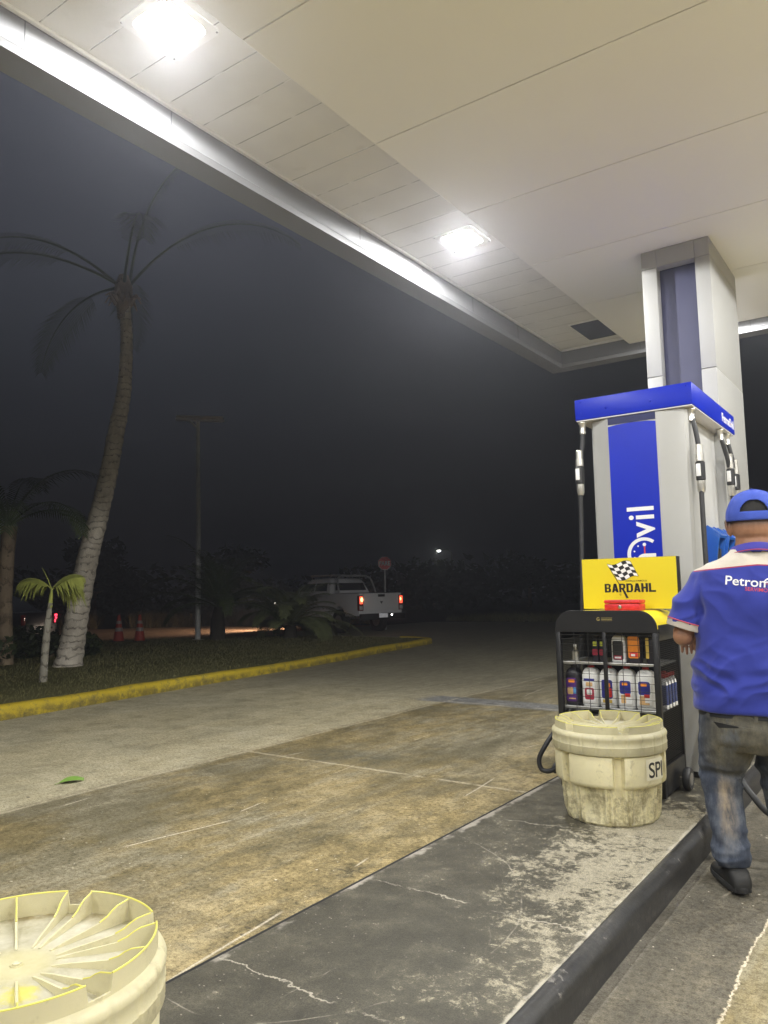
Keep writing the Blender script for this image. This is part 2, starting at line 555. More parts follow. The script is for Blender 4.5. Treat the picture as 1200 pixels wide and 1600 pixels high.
    k = n.math('MULTIPLY', n.ss(e2, 0.015, 0.004), n.ss(n.noise(5, 5, 0.7), 0.40, 0.56))
    c = n.mix(n.math('MULTIPLY', k, 0.75), c, (0.55, 0.51, 0.42))
    n.set(Base_Color=c, Roughness=n.mix(wear, (0.5, 0.5, 0.5), (0.85, 0.85, 0.85)))
    n.bump(n.math('ADD', n.math('MULTIPLY', wear, -0.8), n.math('MULTIPLY', fine, 0.5)), 0.3, 0.008)
    return n.m


def lawn_mat():
    n = NT('lawn_soil')
    a = n.noise(0.9, 7, 0.65)
    b = n.noise(22, 6, 0.75, vec=n.mapped((1, 0.55, 1), (0, 0, R(-30))))
    c = n.ramp(n.math('MULTIPLY_ADD', a, 0.5, n.math('MULTIPLY', b, 0.5)), [(0.34, (0.06, 0.06, 0.024)), (0.5, (0.125, 0.12, 0.048)), (0.66, (0.20, 0.185, 0.085))])
    n.set(Base_Color=c, Roughness=0.95)
    n.b.inputs['Specular IOR Level'].default_value = 0.1
    n.bump(b, 0.6, 0.03)
    return n.m


def dirt_mat(name, lo, hi):
    n = NT(name)
    a = n.noise(0.35, 7, 0.65)
    b = n.noise(7, 6, 0.7)
    n.set(Base_Color=n.ramp(n.math('MULTIPLY_ADD', a, 0.6, n.math('MULTIPLY', b, 0.4)), [(0.35, lo), (0.65, hi)]), Roughness=0.95)
    n.b.inputs['Specular IOR Level'].default_value = 0.1
    n.bump(b, 0.5, 0.03)
    return n.m


M = {}
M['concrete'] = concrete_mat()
M['island'] = island_mat()
M['lawn'] = lawn_mat()
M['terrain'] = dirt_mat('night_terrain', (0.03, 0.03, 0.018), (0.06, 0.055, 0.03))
M['dirt'] = dirt_mat('dirt_road_soil', (0.26, 0.15, 0.085), (0.40, 0.25, 0.15))


def kerb_paint():
    n = NT('kerb_yellow_paint')
    X, Y, Z = n.sep()
    a = n.noise(9, 8, 0.72)
    b = n.noise(2.0, 5, 0.6)
    y = n.ramp(b, [(0.3, (0.50, 0.36, 0.015)), (0.7, (0.66, 0.50, 0.03))])
    a2 = n.noise(26, 7, 0.75)
    wear = n.ss(n.math('ADD', n.math('ADD', n.math('MULTIPLY', a, 0.45), n.math('MULTIPLY', a2, 0.3)), n.math('MULTIPLY', b, 0.25)), 0.49, 0.60)
    c = n.mix(n.math('MULTIPLY', wear, 0.8), y, (0.17, 0.14, 0.06))
    low = n.math('MULTIPLY', n.ss(Z, 0.105, 0.03), n.ss(n.noise(7, 7, 0.75), 0.36, 0.56))
    c = n.mix(n.math('MULTIPLY', low, 0.7), c, (0.09, 0.075, 0.035))
    n.set(Base_Color=c, Roughness=0.75)
    n.bump(a, 0.4, 0.01)
    return n.m


M['yellow_kerb'] = kerb_paint()
M['black_kerb'] = None


def black_kerb():
    n = NT('kerb_black_rubbed')
    a = n.noise(3, 7, 0.7, vec=n.mapped((6, 0.8, 6)))
    f = n.noise(40, 5, 0.7)
    c = n.ramp(n.math('MULTIPLY_ADD', a, 0.7, n.math('MULTIPLY', f, 0.3)), [(0.36, (0.018, 0.018, 0.018)), (0.55, (0.045, 0.044, 0.043)), (0.72, (0.11, 0.105, 0.10))])
    chip = n.math('MULTIPLY', n.ss(n.noise(6, 7, 0.75), 0.60, 0.66), n.ss(n.sep()[2], 0.085, 0.105))
    c = n.mix(n.math('MULTIPLY', chip, 0.7), c, (0.30, 0.28, 0.25))
    n.set(Base_Color=c, Roughness=n.math('MULTIPLY_ADD', a, 0.3, 0.32))
    n.bump(f, 0.2, 0.006)
    return n.m


M['black_kerb'] = black_kerb()

# ------------------------------------------------------------------ ground sheets
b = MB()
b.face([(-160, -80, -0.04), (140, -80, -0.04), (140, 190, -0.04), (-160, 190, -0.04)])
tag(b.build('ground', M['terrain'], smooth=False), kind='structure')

b = MB()
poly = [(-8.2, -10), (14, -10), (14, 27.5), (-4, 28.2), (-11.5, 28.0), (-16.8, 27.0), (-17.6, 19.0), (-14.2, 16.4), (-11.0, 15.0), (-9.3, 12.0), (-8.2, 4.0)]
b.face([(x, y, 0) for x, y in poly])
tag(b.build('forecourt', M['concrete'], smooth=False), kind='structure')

b = MB()
rd = [(-60, -12), (-40, 2), (-24.5, 8.2), (-20.6, 12.6), (-18.3, 15.1), (-17.0, 17.0), (-17.2, 24.5), (-21.0, 23.0), (-24.6, 21.6), (-28.0, 18.0), (-40, 11), (-60, 2)]
b.face([(x, y, -0.018) for x, y in rd])
tag(b.build('dirt_road', M['dirt'], smooth=False), kind='structure')

# lawn island with its yellow kerb
front = [(-8.15, -9), (-8.22, -3), (-8.36, 2.0), (-8.46, 4.57), (-8.56, 5.82), (-8.78, 7.54), (-8.97, 9.76), (-9.30, 11.7), (-9.60, 13.4), (-9.82, 14.8), (-9.95, 15.6), (-10.1, 16.2), (-10.4, 16.6), (-10.8, 16.75), (-11.3, 16.75)]
back = [(-12.6, 16.85), (-14.2, 16.75), (-15.6, 16.0), (-17.3, 14.9), (-19.2, 12.9), (-22.5, 8.6), (-30, 2), (-36, -9)]


def smooth_line(pts, k=6):
    out = []
    for i in range(len(pts) - 1):
        p0 = Vector((*pts[max(i - 1, 0)], 0)); p1 = Vector((*pts[i], 0)); p2 = Vector((*pts[i + 1], 0)); p3 = Vector((*pts[min(i + 2, len(pts) - 1)], 0))
        for j in range(k):
            t = j / k
            out.append(0.5 * ((2 * p1) + (p2 - p0) * t + (2 * p0 - 5 * p1 + 4 * p2 - p3) * t * t + (3 * p1 - p0 - 3 * p2 + p3) * t ** 3))
    out.append(Vector((*pts[-1], 0)))
    return out


fl = smooth_line(front)
b = MB()
prof = [(0.0, -0.03), (0.004, 0.09), (0.03, 0.122), (0.15, 0.128), (0.185, 0.115), (0.19, 0.03)]
rings = []
for i, p in enumerate(fl):
    d = (fl[min(i + 1, len(fl) - 1)] - fl[max(i - 1, 0)]).normalized()
    nr = Vector((-d.y, d.x, 0))
    if nr.x > 0 and i < 60:
        nr = -nr
    jz = 0.012 * (mnoise.noise(p * 1.3) + 0.5 * mnoise.noise(p * 5))
    jx = 0.012 * mnoise.noise(p * 2.2 + Vector((5, 0, 0)))
    nr = Vector((-d.y, d.x, 0))
    rings.append([p + nr * (u + jx) + Vector((0, 0, h + (jz if h > 0.05 else 0))) for u, h in prof])
b.loft(rings, cap=True)
tag(b.build('kerb', M['yellow_kerb'], angle=50), kind='structure')

inner = []
for i, p in enumerate(fl):
    d = (fl[min(i + 1, len(fl) - 1)] - fl[max(i - 1, 0)]).normalized()
    inner.append(p + Vector((-d.y, d.x, 0)) * 0.16)
b = MB()
bl = smooth_line(back)
ring = [(p.x, p.y, 0.10) for p in inner] + [(p.x, p.y, 0.07) for p in bl]
f = b.face(ring)
bl_low = [(p.x, p.y, -0.05) for p in bl]
for i in range(len(bl) - 1):
    b.face([(bl[i].x, bl[i].y, 0.07), bl_low[i], bl_low[i + 1], (bl[i + 1].x, bl[i + 1].y, 0.07)])
bmesh.ops.remove_doubles(b.bm, verts=b.bm.verts, dist=1e-4)
bmesh.ops.triangulate(b.bm, faces=b.bm.faces)
tag(b.build('lawn', M['lawn'], smooth=False), kind='structure')

# pump island: worn painted top, hidden far edge a step above the lane
b = MB()
b.box(-2.02, -1.05, -6.0, 12.0, -0.02, 0.12)
isl = b.build('island', M['island'], smooth=False)
tag(isl, kind='structure')
# raised black strip along the lane side
b = MB()
b.box(-2.040, -2.0205, -6.0, 12.0, -0.02, 0.1175, bev=0.003)
tag(b.build('kerb', simple('black_edge', (0.012, 0.012, 0.012), 0.6), smooth=False), kind='structure')
b = MB()
pr = [(-1.048, -0.02), (-1.048, 0.119)]
for k in range(9):
    a = R(90 - k * 11.25)
    pr.append((-1.040 + 0.052 * math.cos(a), 0.070 + 0.052 * math.sin(a)))
pr += [(-0.986, 0.03), (-0.984, -0.02)]
rings = []
ys = [-6 + 0.12 * k for k in range(151)]
for y in ys:
    rings.append([(x + (0.004 * mnoise.noise(Vector((y * 1.1, x * 9, 0))) if i > 1 else 0), y, z + (0.004 * mnoise.noise(Vector((y * 1.7, z * 20, 4))) if i > 0 else 0)) for i, (x, z) in enumerate(pr)])
b.loft(rings)
tag(b.build('kerb', M['black_kerb'], angle=50), kind='structure')
# ------------------------------------------------------------------ canopy
M['ceil'] = simple('canopy_white', (0.92, 0.91, 0.87), 0.6, 0.0, 0.015, 0.7, spec=0.25)
M['slat'] = None


def slat_mat():
    n = NT('soffit_slats')
    X, Y, Z = n.sep()
    # 0.275 m pans laid across the strip; dark broken joints between them
    t = n.math('FRACT', n.math('DIVIDE', n.math('ADD', Y, 20.0 - 0.06), 0.2775))
    d = n.math('ABSOLUTE', n.math('SUBTRACT', t, 0.5))
    line = n.math('MULTIPLY', n.ss(d, 0.016, 0.006), n.ss(n.noise(9, 4, 0.7), 0.36, 0.5))
    base = n.ramp(n.noise(2.2, 5, 0.6), [(0.3, (0.74, 0.73, 0.70)), (0.7, (0.82, 0.81, 0.78))])
    c = n.mix(n.math('MULTIPLY', line, 0.7), base, (0.10, 0.095, 0.085))
    dirt = n.math('MULTIPLY', n.ss(n.noise(5, 6, 0.7), 0.6, 0.75), 0.25)
    c = n.mix(dirt, c, (0.45, 0.42, 0.36))
    n.set(Base_Color=c, Roughness=0.4)
    n.bump(n.math('MULTIPLY', n.ss(d, 0.02, 0.0), -1.0), 0.4, 0.006)
    return n.m


M['slat'] = slat_mat()
M['acm'] = simple('aluminium_panel', (0.16, 0.16, 0.163), 0.5, 0.0, 0.03, 1.2)
M['seam'] = simple('panel_seam', (0.06, 0.06, 0.06), 0.7)
M['trim'] = simple('white_trim', (0.82, 0.81, 0.78), 0.4, 0, 0.02)
CZ, SZ = 4.20, 4.29
XL, XR, YF, YN = -3.582, 8.6, 9.012, -7.0
FZ = 4.071
can = thing('canopy', 'white flat petrol station canopy roof overhead with a grey metal fascia edge', 'canopy', (-1.55, 1.0, 4.2))
off = Matrix.Translation((1.55, -1.0, -4.2))
b = MB()
xs0, xs1 = -2.72, 0.80
ys = [9.012, 7.44, 6.196, 5.005, 3.83, 2.65, 1.47, 0.29, -0.89, -2.1, -3.3, -4.5, -5.7, -7.0]
for y1, y0 in zip(ys[:-1], ys[1:]):
    sag = 0.004
    for xa_, xb_ in ((xs0, xs1), (1.70, 4.20), (5.40, XR - 0.001)):
        b.box(xa_, xb_, y0 + 0.0045, y1 - 0.0045, CZ, CZ + 0.02)
b.build('ceiling_panel', M['ceil'], can, xf=off)
for xe_ in (xs0 - 0.004, xs1 + 0.0005):
    b = MB()
    b.box(xe_, xe_ + 0.0035, YN, YF - 0.03, CZ - 0.001, SZ - 0.001)
    b.build('edge_strip', M['ceil'], can, xf=off)
b = MB()
for xa_, xb_ in ((xs0, xs1), (1.70, 4.20), (5.40, XR - 0.003)):
    b.box(xa_ + 0.003, xb_ - 0.003, YN, YF, CZ + 0.022, CZ + 0.09)
b.build('ceiling_backing', M['seam'], can, xf=off)
# recessed slatted strips on each side with an opening for the vent
for nm, (xa, xb) in (('l', (XL, xs0)), ('r', (xs1, 1.70)), ('r', (4.20, 5.40))):
    b = MB()
    if nm == 'l':
        va, vb, vy0, vy1 = -3.12, -2.83, 8.20, 8.81
        b.box(xa, xb, YN, vy0, SZ, SZ + 0.03)
        b.box(xa, va, vy0, vy1, SZ, SZ + 0.03)
        b.box(vb, xb, vy0, vy1, SZ, SZ + 0.03)
        b.box(xa, xb, vy1, YF, SZ, SZ + 0.03)
    else:
        b.box(xa, xb, YN, YF, SZ, SZ + 0.03)
    b.build('soffit', M['slat'], can, xf=off, smooth=False)
b = MB()
b.box(XL - 0.3, XR + 0.3, YN, YF + 0.3, 4.42, 4.85)
b.build('roof_deck', M['acm'], can, xf=off)
# fascia: inner face, tilted drip lip and the broad underside
b = MB()


def fascia(p, q, nin):
    """p->q along the canopy edge, nin points inwards."""
    p, q, nin = Vector(p), Vector(q), Vector(nin)
    prof = [(0.0, 4.42), (0.0, FZ + 0.045), (0.006, FZ + 0.037), (0.0, FZ + 0.03), (-0.012, FZ), (-0.20, FZ), (-0.205, FZ + 0.004), (-0.205, 4.9), (-0.15, 4.9), (-0.15, 4.42)]
    return prof


prof = fascia((0, 0, 0), (0, 0, 0), (0, 0, 0))
corners = [(XL, YN), (XL, YF), (XR, YF), (XR, YN)]
rings = []
for (x, y), (dx, dy) in zip(corners, ((-1, 0), (-1, 1), (1, 1), (1, 0))):
    rings.append([(x + dx * (-u), y + dy * (-u), z) for u, z in prof])
b.loft(rings, cap=True)
b.build('fascia', M['acm'], can, xf=off, angle=25)
for y in (-5.6, -3.7, -1.8, 0.1, 1.95, 2.885, 4.80, 5.757, 6.7, 7.75):
    b = MB()
    b.box(XL - 0.002, XL + 0.0012, y - 0.0025, y + 0.0025, FZ + 0.03, SZ)
    b.build('fascia_seam', M['seam'], can, xf=off)
for x in (-2.6, -1.40, -0.2):
    b = MB()
    b.box(x - 0.0025, x + 0.0025, YF - 0.0012, YF + 0.002, FZ + 0.03, SZ)
    b.build('fascia_seam', M['seam'], can, xf=off)
b = MB()
b.box(XL + 0.0005, XL + 0.028, YN, YF - 0.03, SZ - 0.020, SZ - 0.0005, bev=0.004)
b.box(XR - 0.028, XR - 0.0005, YN, YF - 0.03, SZ - 0.020, SZ - 0.0005, bev=0.004)
b.box(XL + 0.0005, XR - 0.0005, YF - 0.0285, YF - 0.0005, SZ - 0.022, SZ - 0.0008, bev=0.004)
b.build('edge_trim', M['trim'], can, xf=off)

# open lamp bay without its lamp
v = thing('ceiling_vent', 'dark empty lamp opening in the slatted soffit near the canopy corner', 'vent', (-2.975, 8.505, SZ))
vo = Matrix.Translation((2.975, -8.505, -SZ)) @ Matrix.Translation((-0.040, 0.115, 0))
b = MB()
b.box(-3.112, -2.758, 8.055, 8.065, SZ - 0.006, SZ - 0.0005); b.box(-3.112, -2.758, 8.715, 8.725, SZ - 0.006, SZ - 0.0005)
b.box(-3.112, -3.101, 8.0655, 8.7145, SZ - 0.006, SZ - 0.0005); b.box(-2.769, -2.758, 8.0655, 8.7145, SZ - 0.006, SZ - 0.0005)
b.build('frame', M['trim'], v, xf=vo)
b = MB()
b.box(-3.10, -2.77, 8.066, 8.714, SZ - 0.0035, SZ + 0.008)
b.build('backing', simple('opening_shade', (0.03, 0.03, 0.04), 0.8), v, xf=vo)  # flush dark sheet standing in for the shaded depth of the opening

# lamps
M['lens'] = emit('lamp_lens', (1.0, 0.985, 0.95), 60.0)
M['galv_screw'] = simple('screw_steel', (0.3, 0.3, 0.3), 0.4, 0.4)
M['lamp_frame'] = simple('lamp_frame', (0.85, 0.85, 0.83), 0.35, 0, 0.02)


def rrect(w, h, r, n=6):
    out = []
    for cx, cy, a0 in ((w - r, h - r, 0), (-w + r, h - r, 90), (-w + r, -h + r, 180), (w - r, -h + r, 270)):
        for k in range(n + 1):
            a = R(a0 + 90 * k / n)
            out.append((cx + r * math.cos(a), cy + r * math.sin(a)))
    return out


def lamp(x, y, label, z=None, seen=False):
    t = thing('ceiling_light', label, 'light', (x, y, SZ if z is None else z), 0, 'square lamps set in the canopy soffit')
    b = MB()
    # flange plate with rounded corners and a raised bezel
    o_ = rrect(0.19, 0.19, 0.04); i_ = rrect(0.137, 0.137, 0.05)
    b.loft([[(u, v_, 0.0) for u, v_ in o_], [(u, v_, -0.006) for u, v_ in o_], [(u, v_, -0.007) for u, v_ in rrect(0.15, 0.15, 0.05)],
            [(u, v_, -0.009) for u, v_ in rrect(0.145, 0.145, 0.05)], [(u, v_, -0.004) for u, v_ in i_], [(u, v_, 0.0) for u, v_ in i_]], cap=False)
    b.build('frame', M['lamp_frame'], t)
    b = MB()
    b.loft([[(u, v_, -0.004) for u, v_ in rrect(0.136, 0.136, 0.05)], [(u, v_, -0.012) for u, v_ in rrect(0.130, 0.130, 0.05)],
            [(u, v_, -0.018) for u, v_ in rrect(0.112, 0.112, 0.046)], [(u, v_, -0.021) for u, v_ in rrect(0.08, 0.08, 0.036)]])
    df = b.build('diffuser', M['lens'], t)
    # the wide-angle share of the lamp's output
    ld = bpy.data.lights.new('lamp_light', 'SPOT')
    ld.energy = 250.0; ld.spot_size = R(178); ld.spot_blend = 0.12; ld.color = (0.985, 0.985, 0.975); ld.shadow_soft_size = 0.02
    lo = bpy.data.objects.new('lamp_light', ld); col.objects.link(lo)
    lo.parent = df; lo.location = (0, 0, -0.026)
    for sx in (-1, 1) if seen else ():
        for sy in (-1, 1):
            b = MB()
            b.lathe([(0.006, -0.004), (0.006, -0.009), (0.003, -0.011)], (sx * 0.172, sy * 0.172, 0), 10)
            b.build('screw', M['galv_screw'], t)
    return t


lamp(-3.041, 2.433, 'large glaring square lamp overhead at the top of the view, nearest the fascia seam', seen=True)
lamp(-3.041, 5.529, 'bright square canopy lamp in the slatted strip between the near lamp and the dark opening', seen=True)
lamp(-1.64, 8.42, 'canopy lamp hidden behind the white clad column, lighting the fascia beyond it', CZ)
for x, y in ((-3.0, -0.65), (-3.0, -3.7), (1.3, -3.7), (5.0, -3.7), (1.3, -0.65), (1.3, 2.4), (1.3, 5.455), (1.3, 8.0), (5.0, -0.65), (5.0, 2.4), (5.0, 5.455), (5.0, 8.45)):  # rows outside the view, mostly added for bounce and far light
    lamp(x, y, 'unseen square canopy lamp added to light the forecourt and ceiling')

# ------------------------------------------------------------------ column
M['col_white'] = simple('column_cladding', (0.38, 0.378, 0.36), 0.5, 0.0, 0.03, 1.5)
M['col_blue'] = simple('column_blue_recess', (0.045, 0.047, 0.10), 0.5, 0, 0.05)
c = thing('canopy_column', 'square white clad column with slate blue recess rising behind the fuel dispenser', 'column', (-1.565, 7.09, 0.12))
co = Matrix.Translation((1.565, -7.09, -0.12))
x0, x1, y0, y1 = -1.845, -1.288, 6.557, 7.632
zs = [0.12, 1.55, 3.085, 4.04, 4.20]
b = MB()
for z0_, z1_ in zip(zs[:-1], zs[1:]):
    g = 0.0025
    b.box(x0, x0 + 0.125, y0, y0 + 0.12, z0_ + g, z1_ - g, bev=0.004)
    b.box(x1 - 0.118, x1, y0, y1, z0_ + g, z1_ - g, bev=0.004)
    b.box(x0, x0 + 0.125, y0 + 0.125, y1, z0_ + g, z1_ - g, bev=0.004)
b.box(x0 + 0.127, x1 - 0.120, y0 + 0.001, y0 + 0.15, 4.043, 4.198, bev=0.003)
b.build('cladding', M['col_white'], c, xf=co)
b = MB()
b.box(x0 + 0.126, x1 - 0.119, y0 + 0.10, y1 - 0.002, 0.12, 4.04)
b.build('recess_panel', M['col_blue'], c, xf=co)
b = MB()
b.box(x0 + 0.004, x0 + 0.12, y0 + 0.02, y1 - 0.02, 0.12, 4.2); b.box(x1 - 0.113, x1 - 0.004, y0 + 0.02, y1 - 0.02, 0.12, 4.2)
b.build('core', M['trim'], c, xf=co)
# ------------------------------------------------------------------ fuel dispenser
M['pump_grey'] = simple('dispenser_grey', (0.42, 0.42, 0.405), 0.35, 0.0, 0.04, 2)
M['pump_blue'] = simple('dispenser_blue', (0.002, 0.018, 0.42), 0.38, 0.0, 0.06, 3, spec=0.22)
M['pump_lightblue'] = simple('boot_blue', (0.015, 0.11, 0.48), 0.28, 0.0, 0.06, 3, coat=0.4)
M['white_ink'] = simple('white_lettering', (0.85, 0.85, 0.85), 0.4, 0, 0.01)
M['red_ink'] = simple('red_needle', (0.62, 0.05, 0.07), 0.4, 0, 0.03)
M['rubber'] = simple('hose_rubber', (0.03, 0.03, 0.032), 0.5, 0, 0.15, 30)
M['chrome'] = simple('plated_fitting', (0.62, 0.60, 0.55), 0.3, 0.75, 0.1, 40)
M['black_plastic'] = simple('black_plastic', (0.015, 0.015, 0.015), 0.4, 0, 0.1, 20)
M['underside'] = simple('header_underside', (0.62, 0.60, 0.60), 0.45, 0, 0.03)

D = thing('fuel_dispenser', 'tall grey fuel dispenser with vertical blue stripe and blue header behind the bottle rack', 'fuel pump', (-1.53, 5.75, 0.12))
do = Matrix.Translation((1.53, -5.75, -0.12))


def dp(b, name, m, parent=D, **k):
    return b.build(name, m, parent, xf=do, **k)


# end pillars: bowed shells with rounded shoulders
def pillar(ya, yb, sgn):
    b = MB()
    xl, xr = -1.862, -1.200
    pts = []
    # ya is the outer (bowed) face, yb the inner face
    s = 1 if sgn < 0 else -1
    for k in range(7):
        a = R(90 + 90 * k / 6)
        pts.append((xl + 0.05 + 0.05 * math.cos(a) , ya + s * (0.075 - 0.05 * (math.sin(a) - 0) * -1 * -1)))
    pts = [(xl, yb), (xl, ya + s * 0.095), (xl + 0.006, ya + s * 0.07), (xl + 0.022, ya + s * 0.052), (xl + 0.05, ya + s * 0.04), (-1.72, ya), (-1.394, ya), (xr - 0.05, ya + s * 0.018), (xr - 0.022, ya + s * 0.028), (xr - 0.006, ya + s * 0.046), (xr, ya + s * 0.07), (xr, yb)]
    b.prism(pts, 0.16, 2.462)
    return b


dp(pillar(5.10, 5.32, -1), 'end_panel', M['pump_grey'], angle=22)
dp(pillar(6.39, 6.17, 1), 'end_panel', M['pump_grey'], angle=22)
b = MB()
b.box(-1.86, -1.20, 5.13, 6.36, 0.12, 0.162, bev=0.004)
dp(b, 'plinth', M['black_plastic'])
b = MB()
b.box(-1.800, -1.262, 5.322, 6.168, 0.163, 2.462)
dp(b, 'body', simple('dispenser_side', (0.50, 0.50, 0.49), 0.38, 0, 0.04))
# blue decal; shade of the scoop at its top put into a darker blue
b = MB()
b.prism([(-1.7165, 0.165), (-1.3985, 0.165), (-1.3985, 2.40), (-1.45, 2.408), (-1.56, 2.412), (-1.66, 2.408), (-1.7165, 2.40)], 5.0965, 5.0995, 'Y')
stripe = dp(b, 'stripe_panel', M['pump_blue'])
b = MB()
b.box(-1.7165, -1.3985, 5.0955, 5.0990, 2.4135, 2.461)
dp(b, 'scoop_shade', simple('scoop_shade_blue', (0.004, 0.008, 0.07), 0.6))


# vertical lettering read upwards: Petrom + gauge O + vil
def arc_band(b, c, r0, r1, a0, a1, y0, y1, n=40, taper=0.0):
    pts = []
    for k in range(n + 1):
        a = R(a0 + (a1 - a0) * k / n)
        pts.append((c[0] + r1 * math.cos(a), c[1] + r1 * math.sin(a)))
    for k in range(n + 1):
        a = R(a1 + (a0 - a1) * k / n)
        pts.append((c[0] + r0 * math.cos(a), c[1] + r0 * math.sin(a)))
    b.prism(pts, y0, y1, 'Y')


def logo(b_white, b_red, O, U, V, cap, thick=0.002):
    """Wordmark with a gauge for its O; O = left baseline corner, cap = ascender height."""
    O, U, V = Vector(O), Vector(U).normalized(), Vector(V).normalized()
    x = 0.0
    k = cap
    t = text_mesh('Petrom', k, 0.010, k * 4.30)
    w = max(v.co.x for v in t.verts)
    place_flat(t, O, U, V, thick)
    b_white.merge(t)
    x = w
    N = U.cross(V)
    cx, cy, rr = x - k * 0.02, k * 0.40, k * 0.61

    def P(u, v, d=0.0):
        return O + U * u + V * v + N * d
    pts_o, pts_i = [], []
    n = 44
    for i in range(n + 1):
        f = i / n
        a = R(160 - 198 * f)
        wd = k * 0.135 * (1 - 0.15 * f)
        pts_o.append((cx + rr * math.cos(a), cy + rr * math.sin(a)))
        pts_i.append((cx + (rr - wd) * math.cos(a), cy + (rr - wd) * math.sin(a)))
    tb = bmesh.new()
    for i in range(n):
        tb.faces.new([tb.verts.new((*q, 0)) for q in (pts_i[i], pts_i[i + 1], pts_o[i + 1], pts_o[i])])
    bmesh.ops.remove_doubles(tb, verts=tb.verts, dist=1e-6)
    place_flat(tb, O, U, V, thick)
    b_white.merge(tb)

    def disc(u, v, r, bb):
        tb = bmesh.new()
        tb.faces.new([tb.verts.new((u + r * math.cos(2 * PI * i / 20), v + r * math.sin(2 * PI * i / 20), 0)) for i in range(20)])
        place_flat(tb, O, U, V, thick)
        bb.merge(tb)
    disc(cx + k * 0.35, cy - k * 0.02, k * 0.062, b_white)
    for a in (35, 72, 108, 145):
        disc(cx + rr * 0.60 * math.cos(R(a)), cy + rr * 0.60 * math.sin(R(a)), k * 0.03, b_white)
    tb = bmesh.new()
    tb.faces.new([tb.verts.new(q) for q in ((cx - k * 0.36, cy + k * 0.035 - k * 0.02, 0), (cx - k * 0.36, cy - k * 0.055, 0), (cx + k * 0.29, cy - k * 0.045, 0), (cx + k * 0.29, cy - k * 0.0, 0))])
    place_flat(tb, O, U, V, thick * 0.9)
    b_red.merge(tb)
    t = text_mesh('vil', k, 0.012, k * 1.12, spacing=1.05)
    place_flat(t, O + U * (cx + rr * 0.99), U, V, thick)
    b_white.merge(t)
    return cx + rr + k * 1.1


bw, br = MB(), MB()
cap = 0.182
# the l ends at z = 1.832; measure the wordmark length first
L = logo(MB(), MB(), (0, 0, 0), (1, 0, 0), (0, 1, 0), cap)
logo(bw, br, (-1.443, 5.0965, 1.835 - L), (0, 0, 1), (-1, 0, 0), cap)
dp(bw, 'lettering', M['white_ink'], stripe, smooth=False)
dp(br, 'needle', M['red_ink'], stripe, smooth=False)

# header box
hx0, hx1, hy0, hy1, hz0, hz1 = -1.941, -1.157, 5.10 - 0.015, 6.40, 2.470, 2.620
b = MB()
b.box(hx0, hx1, hy0, hy1, hz0 + 0.004, hz1, bev=0.004)
hd = dp(b, 'header', M['pump_blue'])
b = MB()
b.box(hx0 + 0.006, hx1 - 0.006, hy0 + 0.006, hy1 - 0.006, hz0 - 0.004, hz0 + 0.003)
dp(b, 'header_underside', M['underside'])
for x, z in ((-1.90, 2.60), (-1.90, 2.52), (-1.72, 2.535), (-1.42, 2.535), (-1.19, 2.60), (-1.19, 2.55), (-1.19, 2.49), (-1.925, 2.485)):
    rr = 0.0095 if x in (-1.72, -1.42) else 0.0055
    b = MB()
    b.ellip((x, hy0 - 0.0005, z), (rr, rr * 0.7, rr), 10, 6)
    dp(b, 'rivet', M['pump_blue'], hd)
bw, br = MB(), MB()
k2 = 0.068
L2 = logo(MB(), MB(), (0, 0, 0), (1, 0, 0), (0, 1, 0), k2)
logo(bw, br, (hx1, 6.365 - L2, 2.510), (0, 1, 0), (0, 0, 1), k2)
dp(bw, 'lettering', M['white_ink'], hd, smooth=False)
dp(br, 'needle', M['red_ink'], hd, smooth=False)

# blue lower side panels with moulded nozzle boots, display bezel above
for sx, xs in ((1, -1.262), (-1, -1.800)):
    b = MB()
    xa, xb = sorted((xs + sx * 0.0005, xs + sx * 0.02))
    b.box(xa, xb, 5.345, 6.145, 0.95, 1.685, bev=0.006)
    pn = dp(b, 'nozzle_panel', M['pump_lightblue'])
    for yy in (5.62, 5.93):
        b = MB()
        # hooded boot: sloping roof and hollow cheeks
        pr = [(0.02, 1.18), (0.02, 1.70), (0.055, 1.72), (0.135, 1.655), (0.12, 1.60), (0.075, 1.30), (0.05, 1.18)]
        for ya_, yb_ in ((yy - 0.105, yy - 0.085), (yy + 0.085, yy + 0.105)):
            b.prism([(xs + sx * u, z) for u, z in pr], ya_, yb_, 'Y', bev=0.003)
        tp = [(0.02, 1.69), (0.055, 1.712), (0.135, 1.648), (0.130, 1.632), (0.055, 1.69), (0.02, 1.67)]
        b.prism([(xs + sx * u, z) for u, z in tp], yy - 0.0845, yy + 0.0845, 'Y')
        b.prism([(xs + sx * u, z) for u, z in [(0.0205, 1.18), (0.0205, 1.668), (0.03, 1.668), (0.05, 1.18)]], yy - 0.0845, yy + 0.0845, 'Y')
        dp(b, 'nozzle_boot', M['pump_lightblue'])
    b = MB()
    xa, xb = sorted((xs + sx * 0.0005, xs + sx * 0.012))
    b.box(xa, xb, 5.42, 5.44, 1.50, 1.53, bev=0.002)
    dp(b, 'lock', M['chrome'])
    b = MB()
    xa, xb = sorted((xs + sx * 0.0005, xs + sx * 0.03))
    b.box(xa, xb, 5.36, 6.13, 0.18, 0.93, bev=0.006)
    dp(b, 'lower_door', simple('lower_door', (0.50, 0.44, 0.41), 0.3, 0, 0.06, 2))

# seam strips along the pillars
for x, y in ((-1.1985, 5.305), (-1.8635, 5.305)):
    b = MB()
    b.box(x - 0.0012, x + 0.0012, y, y + 0.012, 0.2, 2.46)
    dp(b, 'seam', M['seam'])


def bez(pts, n=10):
    return [tuple(p) for p in smooth3(pts, n)]


